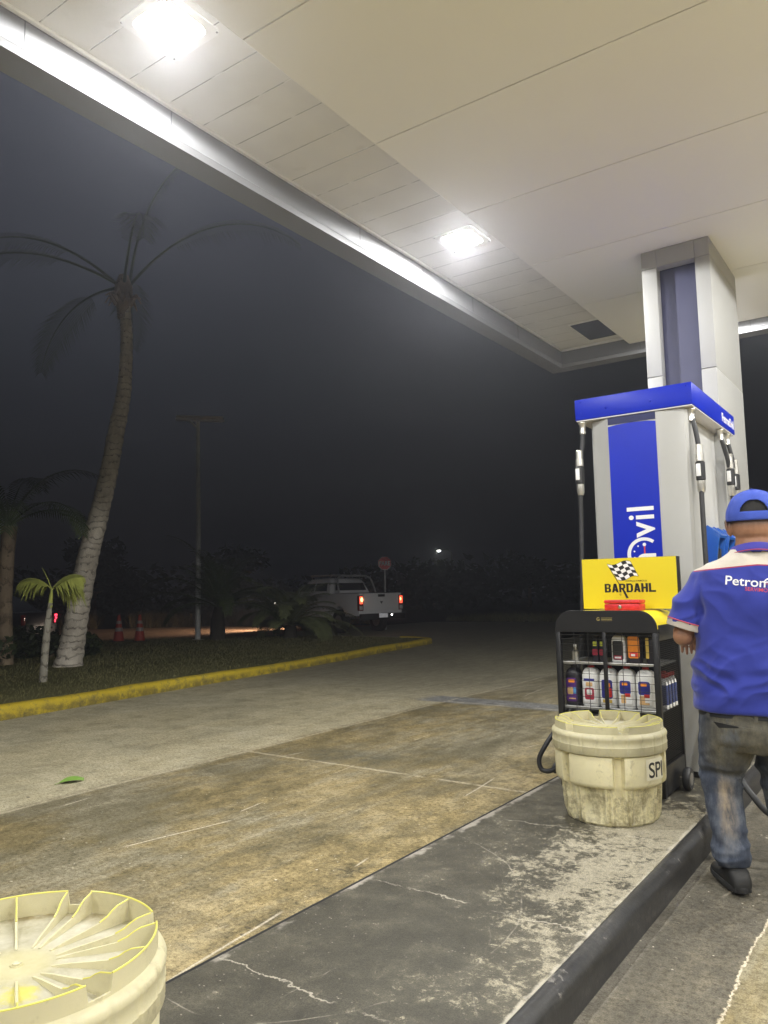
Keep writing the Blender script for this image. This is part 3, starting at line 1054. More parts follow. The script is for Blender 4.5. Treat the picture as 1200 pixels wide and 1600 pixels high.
def smooth3(pts, k=8):
    out = []
    P_ = [Vector(p) for p in pts]
    for i in range(len(P_) - 1):
        p0, p1, p2, p3 = P_[max(i - 1, 0)], P_[i], P_[i + 1], P_[min(i + 2, len(P_) - 1)]
        for j in range(k):
            t = j / k
            out.append(0.5 * ((2 * p1) + (p2 - p0) * t + (2 * p0 - 5 * p1 + 4 * p2 - p3) * t * t + (3 * p1 - p0 - 3 * p2 + p3) * t ** 3))
    out.append(P_[-1])
    return out


def hose(top, pts, coup_z, side, rad=0.0155):
    """Hanging hose with its end fittings and breakaway."""
    x, y, z = top
    b = MB()
    b.tube(smooth3([(x, y, z - 0.05)] + pts, 8), rad, 12)
    h = dp(b, 'hose', M['rubber'])
    # nearest point on the path at the coupling height
    path = smooth3([(x, y, z - 0.05)] + pts, 8)
    q = min(path[:60], key=lambda p: abs(p.z - coup_z))
    c_ = (q.x, q.y, coup_z)
    b = MB()
    b.lathe([(0.030, z), (0.030, z - 0.012), (0.022, z - 0.022), (0.019, z - 0.06), (0.0215, z - 0.065), (0.0215, z - 0.085), (0.017, z - 0.088)], (x, y, 0), 12)
    dp(b, 'end_fitting', M['chrome'], h)
    b = MB()
    b.lathe([(0.019, 0.165), (0.023, 0.160), (0.023, 0.10), (0.027, 0.097), (0.027, 0.055), (0.022, 0.05)], c_, 10)
    dp(b, 'coupling', M['chrome'], h)
    b = MB()
    b.lathe([(0.022, -0.07), (0.026, -0.075), (0.026, -0.13), (0.020, -0.15)], c_, 10)
    dp(b, 'swivel', M['chrome'], h)
    b = MB()
    b.lathe([(0.024, 0.052), (0.030, 0.045), (0.030, -0.065), (0.024, -0.072)], c_, 14)
    dp(b, 'breakaway', M['black_plastic'], h)
    b = MB()
    b.box(q.x - 0.020, q.x + 0.008, q.y - 0.0325, q.y - 0.0285, coup_z - 0.045, coup_z + 0.035, bev=0.001)
    dp(b, 'tag_plate', M['white_ink'], h)


zt = hz0 - 0.003
# lane side: two hoses, the front one sagging in a loop beside the drum
hose((-1.905, 5.125, zt), [(-1.912, 5.12, 2.30), (-1.93, 5.10, 2.10), (-1.937, 5.10, 1.75), (-1.95, 5.08, 1.15), (-1.965, 5.02, 0.82), (-2.02, 4.88, 0.50), (-2.115, 4.76, 0.30), (-2.155, 4.74, 0.21), (-2.135, 4.74, 0.145), (-2.06, 4.75, 0.155), (-1.99, 4.78, 0.25), (-1.985, 4.92, 0.50), (-1.96, 5.3, 0.80), (-1.90, 5.60, 1.15), (-1.86, 5.62, 1.40)], 2.10, -1)
hose((-1.905, 5.55, zt), [(-1.908, 5.54, 2.3), (-1.925, 5.53, 2.08), (-1.93, 5.5, 1.7), (-1.945, 5.45, 1.1), (-1.99, 5.30, 0.6), (-2.06, 5.05, 0.25), (-2.10, 4.86, 0.15), (-2.05, 4.80, 0.14), (-2.0, 5.0, 0.22), (-1.97, 5.5, 0.6), (-1.90, 5.9, 1.1), (-1.86, 5.93, 1.40)], 2.05, -1)
# drive side
hose((-1.190, 5.175, zt), [(-1.170, 5.17, 2.33), (-1.155, 5.17, 2.20), (-1.150, 5.16, 2.02), (-1.150, 5.15, 1.80), (-1.145, 5.14, 1.35), (-1.12, 5.10, 0.90), (-1.06, 4.85, 0.50), (-0.95, 4.55, 0.40), (-0.86, 4.32, 0.335), (-0.80, 4.24, 0.28), (-0.70, 4.20, 0.20), (-0.52, 4.22, 0.19), (-0.36, 4.28, 0.35), (-0.30, 4.30, 0.8), (-0.36, 4.36, 1.02), (-0.50, 4.42, 1.06)], 2.055, 1)
hose((-1.190, 6.03, zt), [(-1.175, 6.04, 2.34), (-1.158, 6.10, 2.2), (-1.150, 6.12, 2.0), (-1.145, 6.10, 1.6), (-1.12, 6.0, 1.0), (-1.06, 5.8, 0.45), (-1.06, 5.6, 0.40), (-1.12, 5.6, 0.9), (-1.17, 5.62, 1.4)], 2.12, 1)
hose((-1.190, 6.26, zt), [(-1.175, 6.27, 2.34), (-1.158, 6.29, 2.2), (-1.150, 6.30, 2.0), (-1.145, 6.28, 1.6), (-1.12, 6.2, 1.0), (-1.05, 6.1, 0.5), (-1.06, 5.95, 0.5), (-1.12, 5.92, 0.9), (-1.17, 5.93, 1.4)], 2.10, 1)
# nozzles resting in the boots
for sx, xs, ylist in ((1, -1.262, (5.62, 5.93)), (-1, -1.800, (5.62, 5.93))):
    for yy in ylist:
        b = MB()
        b.tube([(xs + sx * 0.10, yy, 1.38), (xs + sx * 0.085, yy, 1.50), (xs + sx * 0.075, yy, 1.60)], [0.018, 0.026, 0.022], 12)
        b.tube([(xs + sx * 0.082, yy, 1.56), (xs + sx * 0.05, yy, 1.62), (xs + sx * 0.03, yy, 1.64)], [0.013, 0.012, 0.011], 10)
        b.box(xs + sx * 0.105 - 0.006, xs + sx * 0.105 + 0.006, yy - 0.012, yy + 0.012, 1.40, 1.56, bev=0.004)
        dp(b, 'nozzle', M['black_plastic'])

# ------------------------------------------------------------------ bottle rack
M['rack_black'] = simple('rack_black', (0.011, 0.011, 0.012), 0.38, 0.0, 0.15, 8)
M['reflected_yellow'] = simple('reflected_yellow', (0.72, 0.58, 0.02), 0.35, 0, 0.05)
M['wire'] = simple('rack_wire', (0.035, 0.035, 0.035), 0.3, 0.3, 0.1, 30)
M['shelf'] = simple('shelf_edge', (0.5, 0.5, 0.48), 0.35, 0.3, 0.1)
RK = thing('bottle_rack', 'black wheeled wire cage rack of oil bottles with rounded header behind the front drum', 'rack', (-1.595, 4.73, 0.12))
ro = Matrix.Translation((1.595, -4.73, -0.12))


def rp(b, name, m, parent=RK, **k):
    return b.build(name, m, parent, xf=ro, **k)


rx0, rx1, ry0, ry1 = -1.905, -1.288, 4.50, 4.955
ztop = 1.176


def arch_pts(x0, x1, z0, z1, r, n=10):
    pts = [(x0, z0)]
    for k in range(n + 1):
        a = R(180 - 90 * k / n)
        pts.append((x0 + r + r * math.cos(a), z1 - r + r * math.sin(a)))
    for k in range(n + 1):
        a = R(90 - 90 * k / n)
        pts.append((x1 - r + r * math.cos(a), z1 - r + r * math.sin(a)))
    pts.append((x1, z0))
    return pts


# front frame: arched header plate and two flat posts
b = MB()
b.prism(arch_pts(rx0, rx1, 1.047, ztop, 0.105), ry0 - 0.004, ry0 + 0.004, 'Y', bev=0.0015)
hdr = rp(b, 'header_plate', M['rack_black'], angle=20)
b = MB()
t = text_mesh('G', 0.020, 0.02); place_flat(t, (-1.640, ry0 - 0.0042, 1.116), (1, 0, 0), (0, 0, 1), 0.0008); b.merge(t)
b.box(-1.612, -1.545, ry0 - 0.005, ry0 - 0.0042, 1.133, 1.1345); b.box(-1.612, -1.545, ry0 - 0.005, ry0 - 0.0042, 1.115, 1.1165)
for i in range(10):
    b.box(-1.610 + i * 0.0064, -1.6062 + i * 0.0064, ry0 - 0.005, ry0 - 0.0042, 1.121, 1.128)
rp(b, 'badge', simple('badge_gold', (0.42, 0.34, 0.12), 0.4, 0.3), hdr, smooth=False)
b = MB()
b.box(rx0, rx0 + 0.032, ry0 - 0.006, ry0 + 0.028, 0.13, 1.0465, bev=0.003)
b.box(rx1 - 0.032, rx1, ry0 - 0.006, ry0 + 0.028, 0.13, 1.0465, bev=0.003)
b.box(rx0, rx0 + 0.028, ry1 - 0.028, ry1, 0.13, 1.055, bev=0.003)
b.box(rx1 - 0.028, rx1, ry1 - 0.028, ry1, 0.13, 1.055, bev=0.003)
b.box(-1.612, -1.590, ry0 - 0.005, ry0 + 0.012, 0.56, 1.0465, bev=0.002)
b.box(rx0 + 0.033, rx1 - 0.033, ry0 - 0.003, ry0 + 0.02, 0.545, 0.565, bev=0.002)
b.box(rx0 + 0.033, rx1 - 0.033, ry0 - 0.003, ry0 + 0.02, 0.14, 0.30, bev=0.002)
b.box(rx1 - 0.02, rx1 - 0.0005, ry0 + 0.029, ry1 - 0.029, 0.14, 0.30, bev=0.002)
b.box(rx0 + 0.0005, rx0 + 0.02, ry0 + 0.029, ry1 - 0.029, 0.14, 0.30, bev=0.002)
b.box(rx0 + 0.02, rx1 - 0.02, ry1 - 0.02, ry1 - 0.012, 0.14, 1.08)
rp(b, 'frame', M['rack_black'])
# top: rolled sheet painted with the yellow sign's reflection, black rolled flank below it
b = MB()
pts = arch_pts(rx0 + 0.004, rx1 - 0.004, 1.068, ztop - 0.006, 0.10)
rings = []
for y in (ry0 + 0.005, ry1):
    rings.append([(x, y, z) for x, z in pts])
tb = MB(); tb.prism(pts, ry0 + 0.0045, ry1, 'Y')
rp(tb, 'top', M['reflected_yellow'], angle=20)
for xa_, xb_ in ((rx1 - 0.012, rx1 + 0.001), (rx0 - 0.001, rx0 + 0.012)):
    b = MB()
    b.box(xa_, xb_, ry0 + 0.03, ry1, 1.0, 1.09, bev=0.003)
    rp(b, 'side_rail', M['rack_black'])
# shelves
for z in (0.60, 0.865):
    b = MB()
    b.box(rx0 + 0.02, rx1 - 0.02, ry0 + 0.031, ry1 - 0.022, z - 0.012, z - 0.004)
    b.tube([(rx0 + 0.02, ry0 + 0.026, z), (rx1 - 0.02, ry0 + 0.026, z)], 0.0035, 8)
    rp(b, 'shelf', M['shelf'])
b = MB()
b.box(rx0 + 0.02, rx1 - 0.02, ry0 + 0.03, ry1 - 0.022, 0.31, 0.316)
rp(b, 'shelf', M['rack_black'])


def wire(b, p, q, r=0.0016):
    b.tube([p, q], r, 4, cap=False)


# door bars in front of the bottles
b = MB()
for z in (1.030, 1.005, 0.975, 0.935, 0.80, 0.757, 0.71, 0.665, 0.625, 0.585):
    wire(b, (rx0 + 0.03, ry0 + 0.004, z), (rx1 - 0.03, ry0 + 0.004, z), 0.0020)
for x in (-1.79, -1.705, -1.50, -1.405):
    wire(b, (x, ry0 + 0.0085, 0.56), (x, ry0 + 0.0085, 1.046), 0.0022)
rp(b, 'door_bars', M['wire'])
# fine mesh on both flanks and the lower front
for xs in (rx0 + 0.010, rx1 - 0.010):
    b = MB()
    z = 0.31
    while z < 1.0:
        wire(b, (xs, ry0 + 0.03, z), (xs, ry1 - 0.03, z), 0.0013); z += 0.0115
    y = ry0 + 0.035
    while y < ry1 - 0.03:
        wire(b, (xs + 0.001, y, 0.30), (xs + 0.001, y, 1.0), 0.0011); y += 0.011
    rp(b, 'side_mesh', M['rack_black'], smooth=False)
b = MB()
z = 0.31
while z < 0.545:
    wire(b, (rx0 + 0.03, ry0 + 0.006, z), (rx1 - 0.03, ry0 + 0.006, z), 0.0013); z += 0.0115
x = rx0 + 0.035
while x < rx1 - 0.03:
    wire(b, (x, ry0 + 0.008, 0.30), (x, ry0 + 0.008, 0.545), 0.0013); x += 0.012
rp(b, 'lower_mesh', M['rack_black'], smooth=False)
# wheels on an axle at the back
b = MB()
b.tube([(rx0 - 0.055, 4.80, 0.185), (rx1 + 0.055, 4.80, 0.185)], 0.008, 10)
rp(b, 'axle', M['chrome'])
for sx, xw in ((1, rx1 + 0.045), (-1, rx0 - 0.045)):
    b = MB()
    b.lathe([(0.03, -0.02), (0.058, -0.02), (0.064, -0.012), (0.066, 0), (0.064, 0.012), (0.058, 0.02), (0.03, 0.02)], (xw, 4.80, 0.186), 28, 'X')
    wt = rp(b, 'wheel', M['rubber'])
    b = MB()
    b.lathe([(0.010, -0.024), (0.03, -0.022), (0.036, -0.0205), (0.036, 0.0205), (0.03, 0.022), (0.010, 0.024)], (xw, 4.80, 0.186), 20, 'X')
    rp(b, 'hub', simple('wheel_hub', (0.32, 0.31, 0.29), 0.35, 0.5), wt)

# ------------------------------------------------------------------ sign box on the rack
M['sign_yellow'] = simple('sign_yellow', (0.74, 0.60, 0.012), 0.4, 0, 0.03, 1)
M['sign_black'] = simple('sign_black', (0.008, 0.008, 0.008), 0.45, 0, 0.02)
S = thing('sign_box', 'yellow oil sign with checkered flag standing on the black rack', 'sign', (-1.535, 4.84, 1.176))
so = Matrix.Translation((1.535, -4.84, -1.171)) 
sx0, sx1, sz0, sz1, sy = -1.832, -1.238, 1.171, 1.489, 4.80
b = MB()
b.box(sx0, sx1, sy + 0.003, sy + 0.075, sz0, sz1, bev=0.003)
b.build('case', M['sign_black'], S, xf=so)
b = MB()
b.box(sx0 + 0.001, sx1 - 0.004, sy, sy + 0.0025, sz0 + 0.001, sz1 - 0.001)
face = b.build('sign_face', M['sign_yellow'], S, xf=so, smooth=False)
kpx = 0.004013


def SP(px, py):
    """sign coordinates from its own artwork grid"""
    return (sx0 + (px - 910) * kpx, sz1 - (py - 874.5) * kpx)


b = MB()
ty = sy - 0.0002
# heavy block letters
glyph = {
    'B': [[(0, 0), (0.62, 0), (0.86, .16), (0.86, .42), (0.74, .52), (0.84, .64), (0.84, .86), (0.62, 1), (0, 1)], [(.30, .16), (.54, .16), (.54, .42), (.30, .42)], [(.30, .60), (.52, .60), (.52, .84), (.30, .84)]],
}


def poly_letters(s, x, z, h, w, gap):
    """Block capitals from bars; (0..1) cells."""
    bars = {
        'B': [((0, 0), (.30, 0), (.30, 1), (0, 1)), ((.30, .82), (.66, .82), (.86, .90), (.62, 1), (.30, 1)), ((.30, .42), (.70, .42), (.70, .58), (.30, .58)), ((.30, 0), (.62, 0), (.88, .10), (.68, .18), (.30, .18)), ((.58, .58), (.70, .52), (.88, .62), (.86, .90), (.66, .82), (.58, .82)), ((.58, .18), (.68, .18), (.88, .10), (.90, .42), (.70, .50), (.58, .42))],
        'A': [((0, 0), (.30, 0), (.62, 1), (.28, 1)), ((.62, 0), (.95, 0), (.66, 1), (.34, 1)), ((.22, .18), (.72, .18), (.68, .36), (.26, .36))],
        'R': [((0, 0), (.30, 0), (.30, 1), (0, 1)), ((.30, .82), (.66, .82), (.88, .90), (.62, 1), (.30, 1)), ((.30, .36), (.70, .36), (.70, .53), (.30, .53)), ((.58, .53), (.70, .40), (.90, .52), (.88, .90), (.66, .82), (.58, .82)), ((.34, .36), (.62, .36), (.95, 0), (.62, 0))],
        'D': [((0, 0), (.30, 0), (.30, 1), (0, 1)), ((.30, .82), (.62, .82), (.62, 1), (.30, 1)), ((.30, 0), (.62, 0), (.62, .18), (.30, .18)), ((.60, 0), (.66, 0), (.92, .22), (.92, .78), (.66, 1), (.60, 1), (.60, .82), (.62, .74), (.62, .26), (.60, .18))],
        'H': [((0, 0), (.32, 0), (.32, 1), (0, 1)), ((.60, 0), (.92, 0), (.92, 1), (.60, 1)), ((.32, .40), (.60, .40), (.60, .60), (.32, .60))],
        'L': [((0, 0), (.32, 0), (.32, 1), (0, 1)), ((.32, 0), (.95, 0), (.95, .20), (.32, .20))],
    }
    for ch in s:
        for poly in bars[ch]:
            b.prism([(x + u * w, z + v * h) for u, v in poly], ty - 0.0008, ty + 0.0001, 'Y')
        x += w + gap


x_, z_ = SP(946, 928)
poly_letters('BARDAHL', x_, z_, 0.0545, 0.0445, 0.0015)
# flag staff
p0, p1 = SP(951, 883), SP(969, 915.5)
q0, q1 = SP(973.5, 921), SP(981.5, 937)
b.prism([(p0[0], p0[1]), (p0[0] + 0.003, p0[1]), (p1[0] + 0.005, p1[1]), (p1[0] - 0.001, p1[1])], ty - 0.0008, ty, 'Y')
b.prism([(q0[0] - 0.005, q0[1]), (q0[0] + 0.008, q0[1]), (q1[0] + 0.007, q1[1]), (q1[0] - 0.008, q1[1])], ty - 0.0010, ty, 'Y')
wf = text_mesh('WORLD FAMOUS', 0.0105, 0.004, 0.135)
x_, z_ = SP(979, 911.8)
place_flat(wf, (x_, ty, z_), (1, 0, 0), (0, 0, 1), 0.0006); b.merge(wf)
rg = text_mesh('R', 0.007, 0.0); x_, z_ = SP(970, 932.2)
place_flat(rg, (x_, ty, z_), (1, 0, 0), (0, 0, 1), 0.0006); b.merge(rg)
for i in range(24):
    a0, a1 = 2 * PI * i / 24, 2 * PI * (i + 1) / 24
    cx_, cz_ = x_ + 0.0027, z_ + 0.0035
    b.prism([(cx_ + r * math.cos(a), cz_ + r * math.sin(a)) for r, a in ((0.0058, a0), (0.0066, a0), (0.0066, a1), (0.0058, a1))], ty - 0.0005, ty, 'Y')
# waving checkered flag
fw = MB()
A_, B_, C_, D_ = SP(951.5, 883.5), SP(988.5, 880.5), SP(1000, 904), SP(967.5, 908.5)


def fp(u, v):
    x = (A_[0] * (1 - u) + B_[0] * u) * (1 - v) + (D_[0] * (1 - u) + C_[0] * u) * v
    z = (A_[1] * (1 - u) + B_[1] * u) * (1 - v) + (D_[1] * (1 - u) + C_[1] * u) * v
    return (x, z + 0.009 * math.sin((u * 1.0 - 0.02) * 2 * PI + PI) * (1 if u > 0 else 0))


nu, nv, sub = 5, 5, 4
for i in range(nu):
    for j in range(nv):
        for k in range(sub):
            u0, u1 = (i + k / sub) / nu, (i + (k + 1) / sub) / nu
            quad = [fp(u0, j / nv), fp(u1, j / nv), fp(u1, (j + 1) / nv), fp(u0, (j + 1) / nv)]
            (b if (i + j) % 2 else fw).prism(quad, ty - 0.0012, ty, 'Y')
for v_ in (0.0, 1.0):
    for k in range(24):
        u0, u1 = k / 24, (k + 1) / 24
        a_, c_ = fp(u0, v_), fp(u1, v_)
        b.prism([(a_[0], a_[1] - 0.001), (c_[0], c_[1] - 0.001), (c_[0], c_[1] + 0.001), (a_[0], a_[1] + 0.001)], ty - 0.0016, ty, 'Y')
a_, c_ = fp(1, 0), fp(1, 1)
b.prism([(a_[0] - 0.001, a_[1]), (a_[0] + 0.001, a_[1]), (c_[0] + 0.001, c_[1]), (c_[0] - 0.001, c_[1])], ty - 0.0016, ty, 'Y')
b.build('artwork', M['sign_black'], face, xf=so, smooth=False)
fw.build('flag_white', M['white_ink'], face, xf=so, smooth=False)

# red cash box on the rack in front of the sign
CB = thing('cash_box', 'small worn red metal cash box on top of the black rack before the yellow sign', 'cash box', (-1.525, 4.66, 1.171))
M['red_box'] = simple('cash_box_red', (0.55, 0.02, 0.03), 0.42, 0.1, 0.25, 20)
b = MB(); b.box(-0.107, 0.107, -0.045, 0.075, 0.0, 0.040, bev=0.006)
b.build('body', M['red_box'], CB)
b = MB(); b.box(-0.109, 0.109, -0.047, 0.077, 0.042, 0.064, bev=0.008)
b.build('lid', M['red_box'], CB)
b = MB(); b.lathe([(0.011, 0.0), (0.011, -0.004), (0.007, -0.006)], (-0.01, -0.0455, 0.022), 16, 'Y')
b.build('lock', simple('lock_steel', (0.3, 0.28, 0.27), 0.35, 0.8), CB)

# ------------------------------------------------------------------ bottles
def bottle_mat(name, c):
    return simple(name, c, 0.35, 0, 0.03)


M['b_white'] = bottle_mat('bottle_white', (0.72, 0.72, 0.70))
M['b_black'] = bottle_mat('bottle_black', (0.02, 0.018, 0.025))
M['cap_red'] = bottle_mat('cap_red', (0.5, 0.03, 0.03))
M['cap_black'] = bottle_mat('cap_black', (0.02, 0.02, 0.02))
inks = {'navy': (0.02, 0.025, 0.22), 'white': (0.75, 0.75, 0.75), 'maroon': (0.33, 0.02, 0.05), 'orange': (0.85, 0.28, 0.03), 'gold': (0.6, 0.42, 0.08), 'red': (0.6, 0.04, 0.03), 'black': (0.02, 0.02, 0.02), 'tan': (0.65, 0.42, 0.2), 'green': (0.45, 0.5, 0.05), 'sky': (0.1, 0.3, 0.6), 'purple': (0.10, 0.03, 0.20)}
for k_, v_ in inks.items():
    M['ink_' + k_] = simple('ink_' + k_, v_, 0.4, 0, 0.05, 40)


def jug(label, loc, w, d, h, body, cap, patches, group):
    """Flat-shouldered oil jug: body with rounded shoulders, cap, printed label patches."""
    t = thing('oil_bottle', label, 'bottle', loc, 0, group)
    b = MB()
    rings = []
    for z, kx, ky in ((0.0, 0.90, 0.86), (0.008, 0.97, 0.97), (0.05, 1, 1), (0.66, 1, 1), (0.76, 0.985, 0.97), (0.83, 0.93, 0.92), (0.89, 0.80, 0.80), (0.93, 0.62, 0.64), (0.952, 0.40, 0.46), (0.958, 0.30, 0.40)):
        ring = []
        zz = z * h if z > 0.009 else z
        for k in range(32):
            a = 2 * PI * k / 32
            c_, s_ = math.cos(a), math.sin(a)
            e = 0.45
            ring.append((w / 2 * kx * abs(c_) ** e * (1 if c_ > 0 else -1), d / 2 * ky * abs(s_) ** e * (1 if s_ > 0 else -1), zz))
        rings.append(ring)
    b.loft(rings)
    b.build('body', body, t, angle=45)
    b = MB()
    b.lathe([(0.016, 0.935 * h), (0.019, 0.94 * h), (0.019, 1.0 * h), (0.017, 1.01 * h)], (0, 0, 0), 18)
    b.build('cap', cap, t)
    # label: back plate then artwork, bent on the front face
    yb = -d / 2
    for i, (u0, u1, v0, v1, ink) in enumerate(patches):
        b = MB()
        rr_ = min((u1 - u0) * w, (v1 - v0) * h) * 0.18
        cx_, cz_ = (u0 + u1) / 2 * w, (v0 + v1) / 2 * h
        b.prism([(cx_ + p_, cz_ + q_) for p_, q_ in rrect((u1 - u0) * w / 2, (v1 - v0) * h / 2, rr_, 3)], yb - 0.0012 - i * 0.0005, yb + 0.004, 'Y')
        b.build('label_print', M['ink_' + ink], t, smooth=False)
    return t


Gm = 'oil bottles on the shelves of the wire rack'
white_label = [(-0.36, 0.36, 0.10, 0.70, 'white'), (-0.32, 0.32, 0.36, 0.68, 'navy'), (-0.26, 0.02, 0.14, 0.34, 'tan'), (-0.18, 0.14, 0.57, 0.64, 'orange'), (-0.02, 0.28, 0.30, 0.38, 'red')]
jug('black oil jug with purple label, first from the lane end of the lower shelf', (-1.838, 4.60, 0.60), 0.093, 0.09, 0.235, M['b_black'], M['cap_black'], [(-0.36, 0.36, 0.10, 0.70, 'purple'), (-0.2, 0.22, 0.58, 0.66, 'orange'), (-0.28, 0.10, 0.28, 0.46, 'tan'), (0.12, 0.34, 0.30, 0.46, 'sky'), (-0.2, 0.26, 0.16, 0.19, 'tan')], Gm)
jug('white oil jug with maroon block on its label, beside the black jug', (-1.726, 4.60, 0.60), 0.102, 0.09, 0.24, M['b_white'], M['cap_red'], [(-0.36, 0.36, 0.10, 0.70, 'white'), (-0.32, 0.32, 0.63, 0.69, 'navy'), (-0.28, 0.28, 0.17, 0.46, 'maroon'), (-0.2, 0.2, 0.5, 0.6, 'tan'), (-0.16, 0.16, 0.29, 0.42, 'white')], Gm)
jug('white oil jug with navy and gold label, half behind the centre post of the rack', (-1.617, 4.60, 0.60), 0.102, 0.09, 0.24, M['b_white'], M['cap_red'], [(-0.36, 0.36, 0.10, 0.70, 'white'), (-0.32, 0.32, 0.22, 0.68, 'navy'), (-0.28, 0.28, 0.12, 0.2, 'gold'), (-0.1, 0.28, 0.26, 0.48, 'red'), (-0.1, 0.2, 0.5, 0.6, 'orange')], Gm)
jug('white oil jug with brown picture label, next to the centre post on the drive side', (-1.508, 4.60, 0.60), 0.102, 0.09, 0.24, M['b_white'], M['cap_red'], white_label, Gm)
jug('brightest white oil jug with navy label, at the drive end of the lower shelf', (-1.397, 4.60, 0.60), 0.106, 0.09, 0.24, M['b_white'], M['cap_red'], white_label + [(-0.28, 0.26, 0.13, 0.18, 'tan')], Gm)
# upper shelf
jug('white bottle with dark label and red band on the upper shelf', (-1.545, 4.60, 0.865), 0.086, 0.06, 0.17, M['b_white'], M['cap_black'], [(-0.36, 0.36, 0.10, 0.76, 'black'), (-0.3, 0.3, 0.12, 0.25, 'maroon'), (-0.24, 0.2, 0.15, 0.21, 'white')], Gm)
jug('black bottle with orange label on the upper shelf', (-1.452, 4.60, 0.865), 0.080, 0.06, 0.165, M['b_black'], M['cap_black'], [(-0.42, 0.42, 0.18, 0.95, 'orange'), (-0.3, 0.3, 0.22, 0.40, 'red'), (-0.2, 0.1, 0.25, 0.33, 'white')], Gm)
jug('black bottle with thin gold label at the drive end of the upper shelf', (-1.352, 4.61, 0.865), 0.07, 0.06, 0.165, M['b_black'], M['cap_black'], [(-0.46, -0.2, 0.18, 0.90, 'gold')], Gm)
for x_, lb in ((-1.695, 'black flask with green dot, nearer the lane, on the upper shelf'), (-1.652, 'black flask with green dot, beside the centre post, on the upper shelf')):
    jug(lb, (x_, 4.62, 0.865), 0.040, 0.05, 0.15, M['b_black'], M['cap_black'], [(-0.3, 0.3, 0.62, 0.80, 'green'), (-0.4, 0.4, 0.25, 0.5, 'maroon')], Gm)
t = thing('oil_can', 'small metal tin standing alone at the lane end of the upper shelf', 'can', (-1.822, 4.60, 0.865))
b = MB(); b.lathe([(0.020, 0), (0.021, 0.003), (0.021, 0.055), (0.013, 0.066), (0.009, 0.07), (0.009, 0.085)], (0, 0, 0), 20)
b.build('body', M['chrome'], t)
b = MB(); b.lathe([(0.010, 0.085), (0.0105, 0.088), (0.0105, 0.098), (0.009, 0.10)], (0, 0, 0), 16)
b.build('cap', M['b_white'], t)
# a tray of small coolant bottles seen through the drive-side mesh
first = None
for i in range(4):
    for j in range(2):
        loc = (-1.315 - j * 0.05, 4.66 + i * 0.062, 0.60)
        if first is None:
            first = thing('coolant_bottle', 'small blue bottle with white neck and red cap behind the drive-side mesh', 'bottle', loc, 0, 'small blue bottles packed at the rack side')
            b = MB(); b.lathe([(0.022, 0), (0.024, 0.004), (0.024, 0.135), (0.022, 0.137)], (0, 0, 0), 20)
            b.build('body', simple('coolant_blue', (0.03, 0.05, 0.17), 0.35, 0, 0.6, 90), first)
            b = MB(); b.lathe([(0.0235, 0.138), (0.020, 0.155), (0.013, 0.168), (0.012, 0.178)], (0, 0, 0), 20)
            b.lathe([(0.0245, 0.002), (0.0250, 0.004), (0.0250, 0.022), (0.0245, 0.024)], (0, 0, 0), 20)
            b.build('neck', M['b_white'], first)
            b = MB(); b.lathe([(0.0135, 0.178), (0.014, 0.18), (0.014, 0.198), (0.013, 0.20)], (0, 0, 0), 16)
            b.build('cap', M['cap_red'], first)
        else:
            c2 = copy_tree(first); c2.location = loc
# ------------------------------------------------------------------ overpack drums
def drum_mat(name, clean, dirt):
    n = NT(name)
    X, Y, Z = n.sep()
    a = n.noise(4, 7, 0.68)
    f = n.noise(26, 7, 0.75)
    s = n.noise(1.0, 6, 0.7, vec=n.mapped((14, 14, 2.2)))
    base = n.ramp(a, [(0.3, tuple(x * 0.86 for x in clean)), (0.7, clean)])
    lv = n.math('ADD', n.math('MULTIPLY', s, 0.35), n.math('MULTIPLY', f, 0.65))
    low = n.math('MULTIPLY', n.ss(Z, 0.24, 0.12), 0.10)
    dm = n.ss(n.math('ADD', lv, low), 0.53, 0.70)
    c = n.mix(n.math('MULTIPLY', dm, dirt), base, (0.20, 0.165, 0.09))
    sm = n.ss(n.noise(2.5, 5, 0.7, vec=n.mapped((1, 1, 2), (0, 0, 0), (3, 1, 2))), 0.55, 0.72)
    c = n.mix(n.math('MULTIPLY', sm, 0.35), c, (0.36, 0.31, 0.17))
    n.set(Base_Color=c, Roughness=n.math('MULTIPLY_ADD', f, 0.25, 0.36))
    n.b.inputs['Subsurface Weight'].default_value = 0.15
    n.b.inputs['Subsurface Radius'].default_value = (0.03, 0.025, 0.008)
    n.bump(f, 0.12, 0.006)
    return n.m


M['drum'] = drum_mat('drum_plastic', (0.84, 0.775, 0.50), 0.7)
M['drum_lid'] = drum_mat('drum_lid_plastic', (0.64, 0.595, 0.39), 0.55)


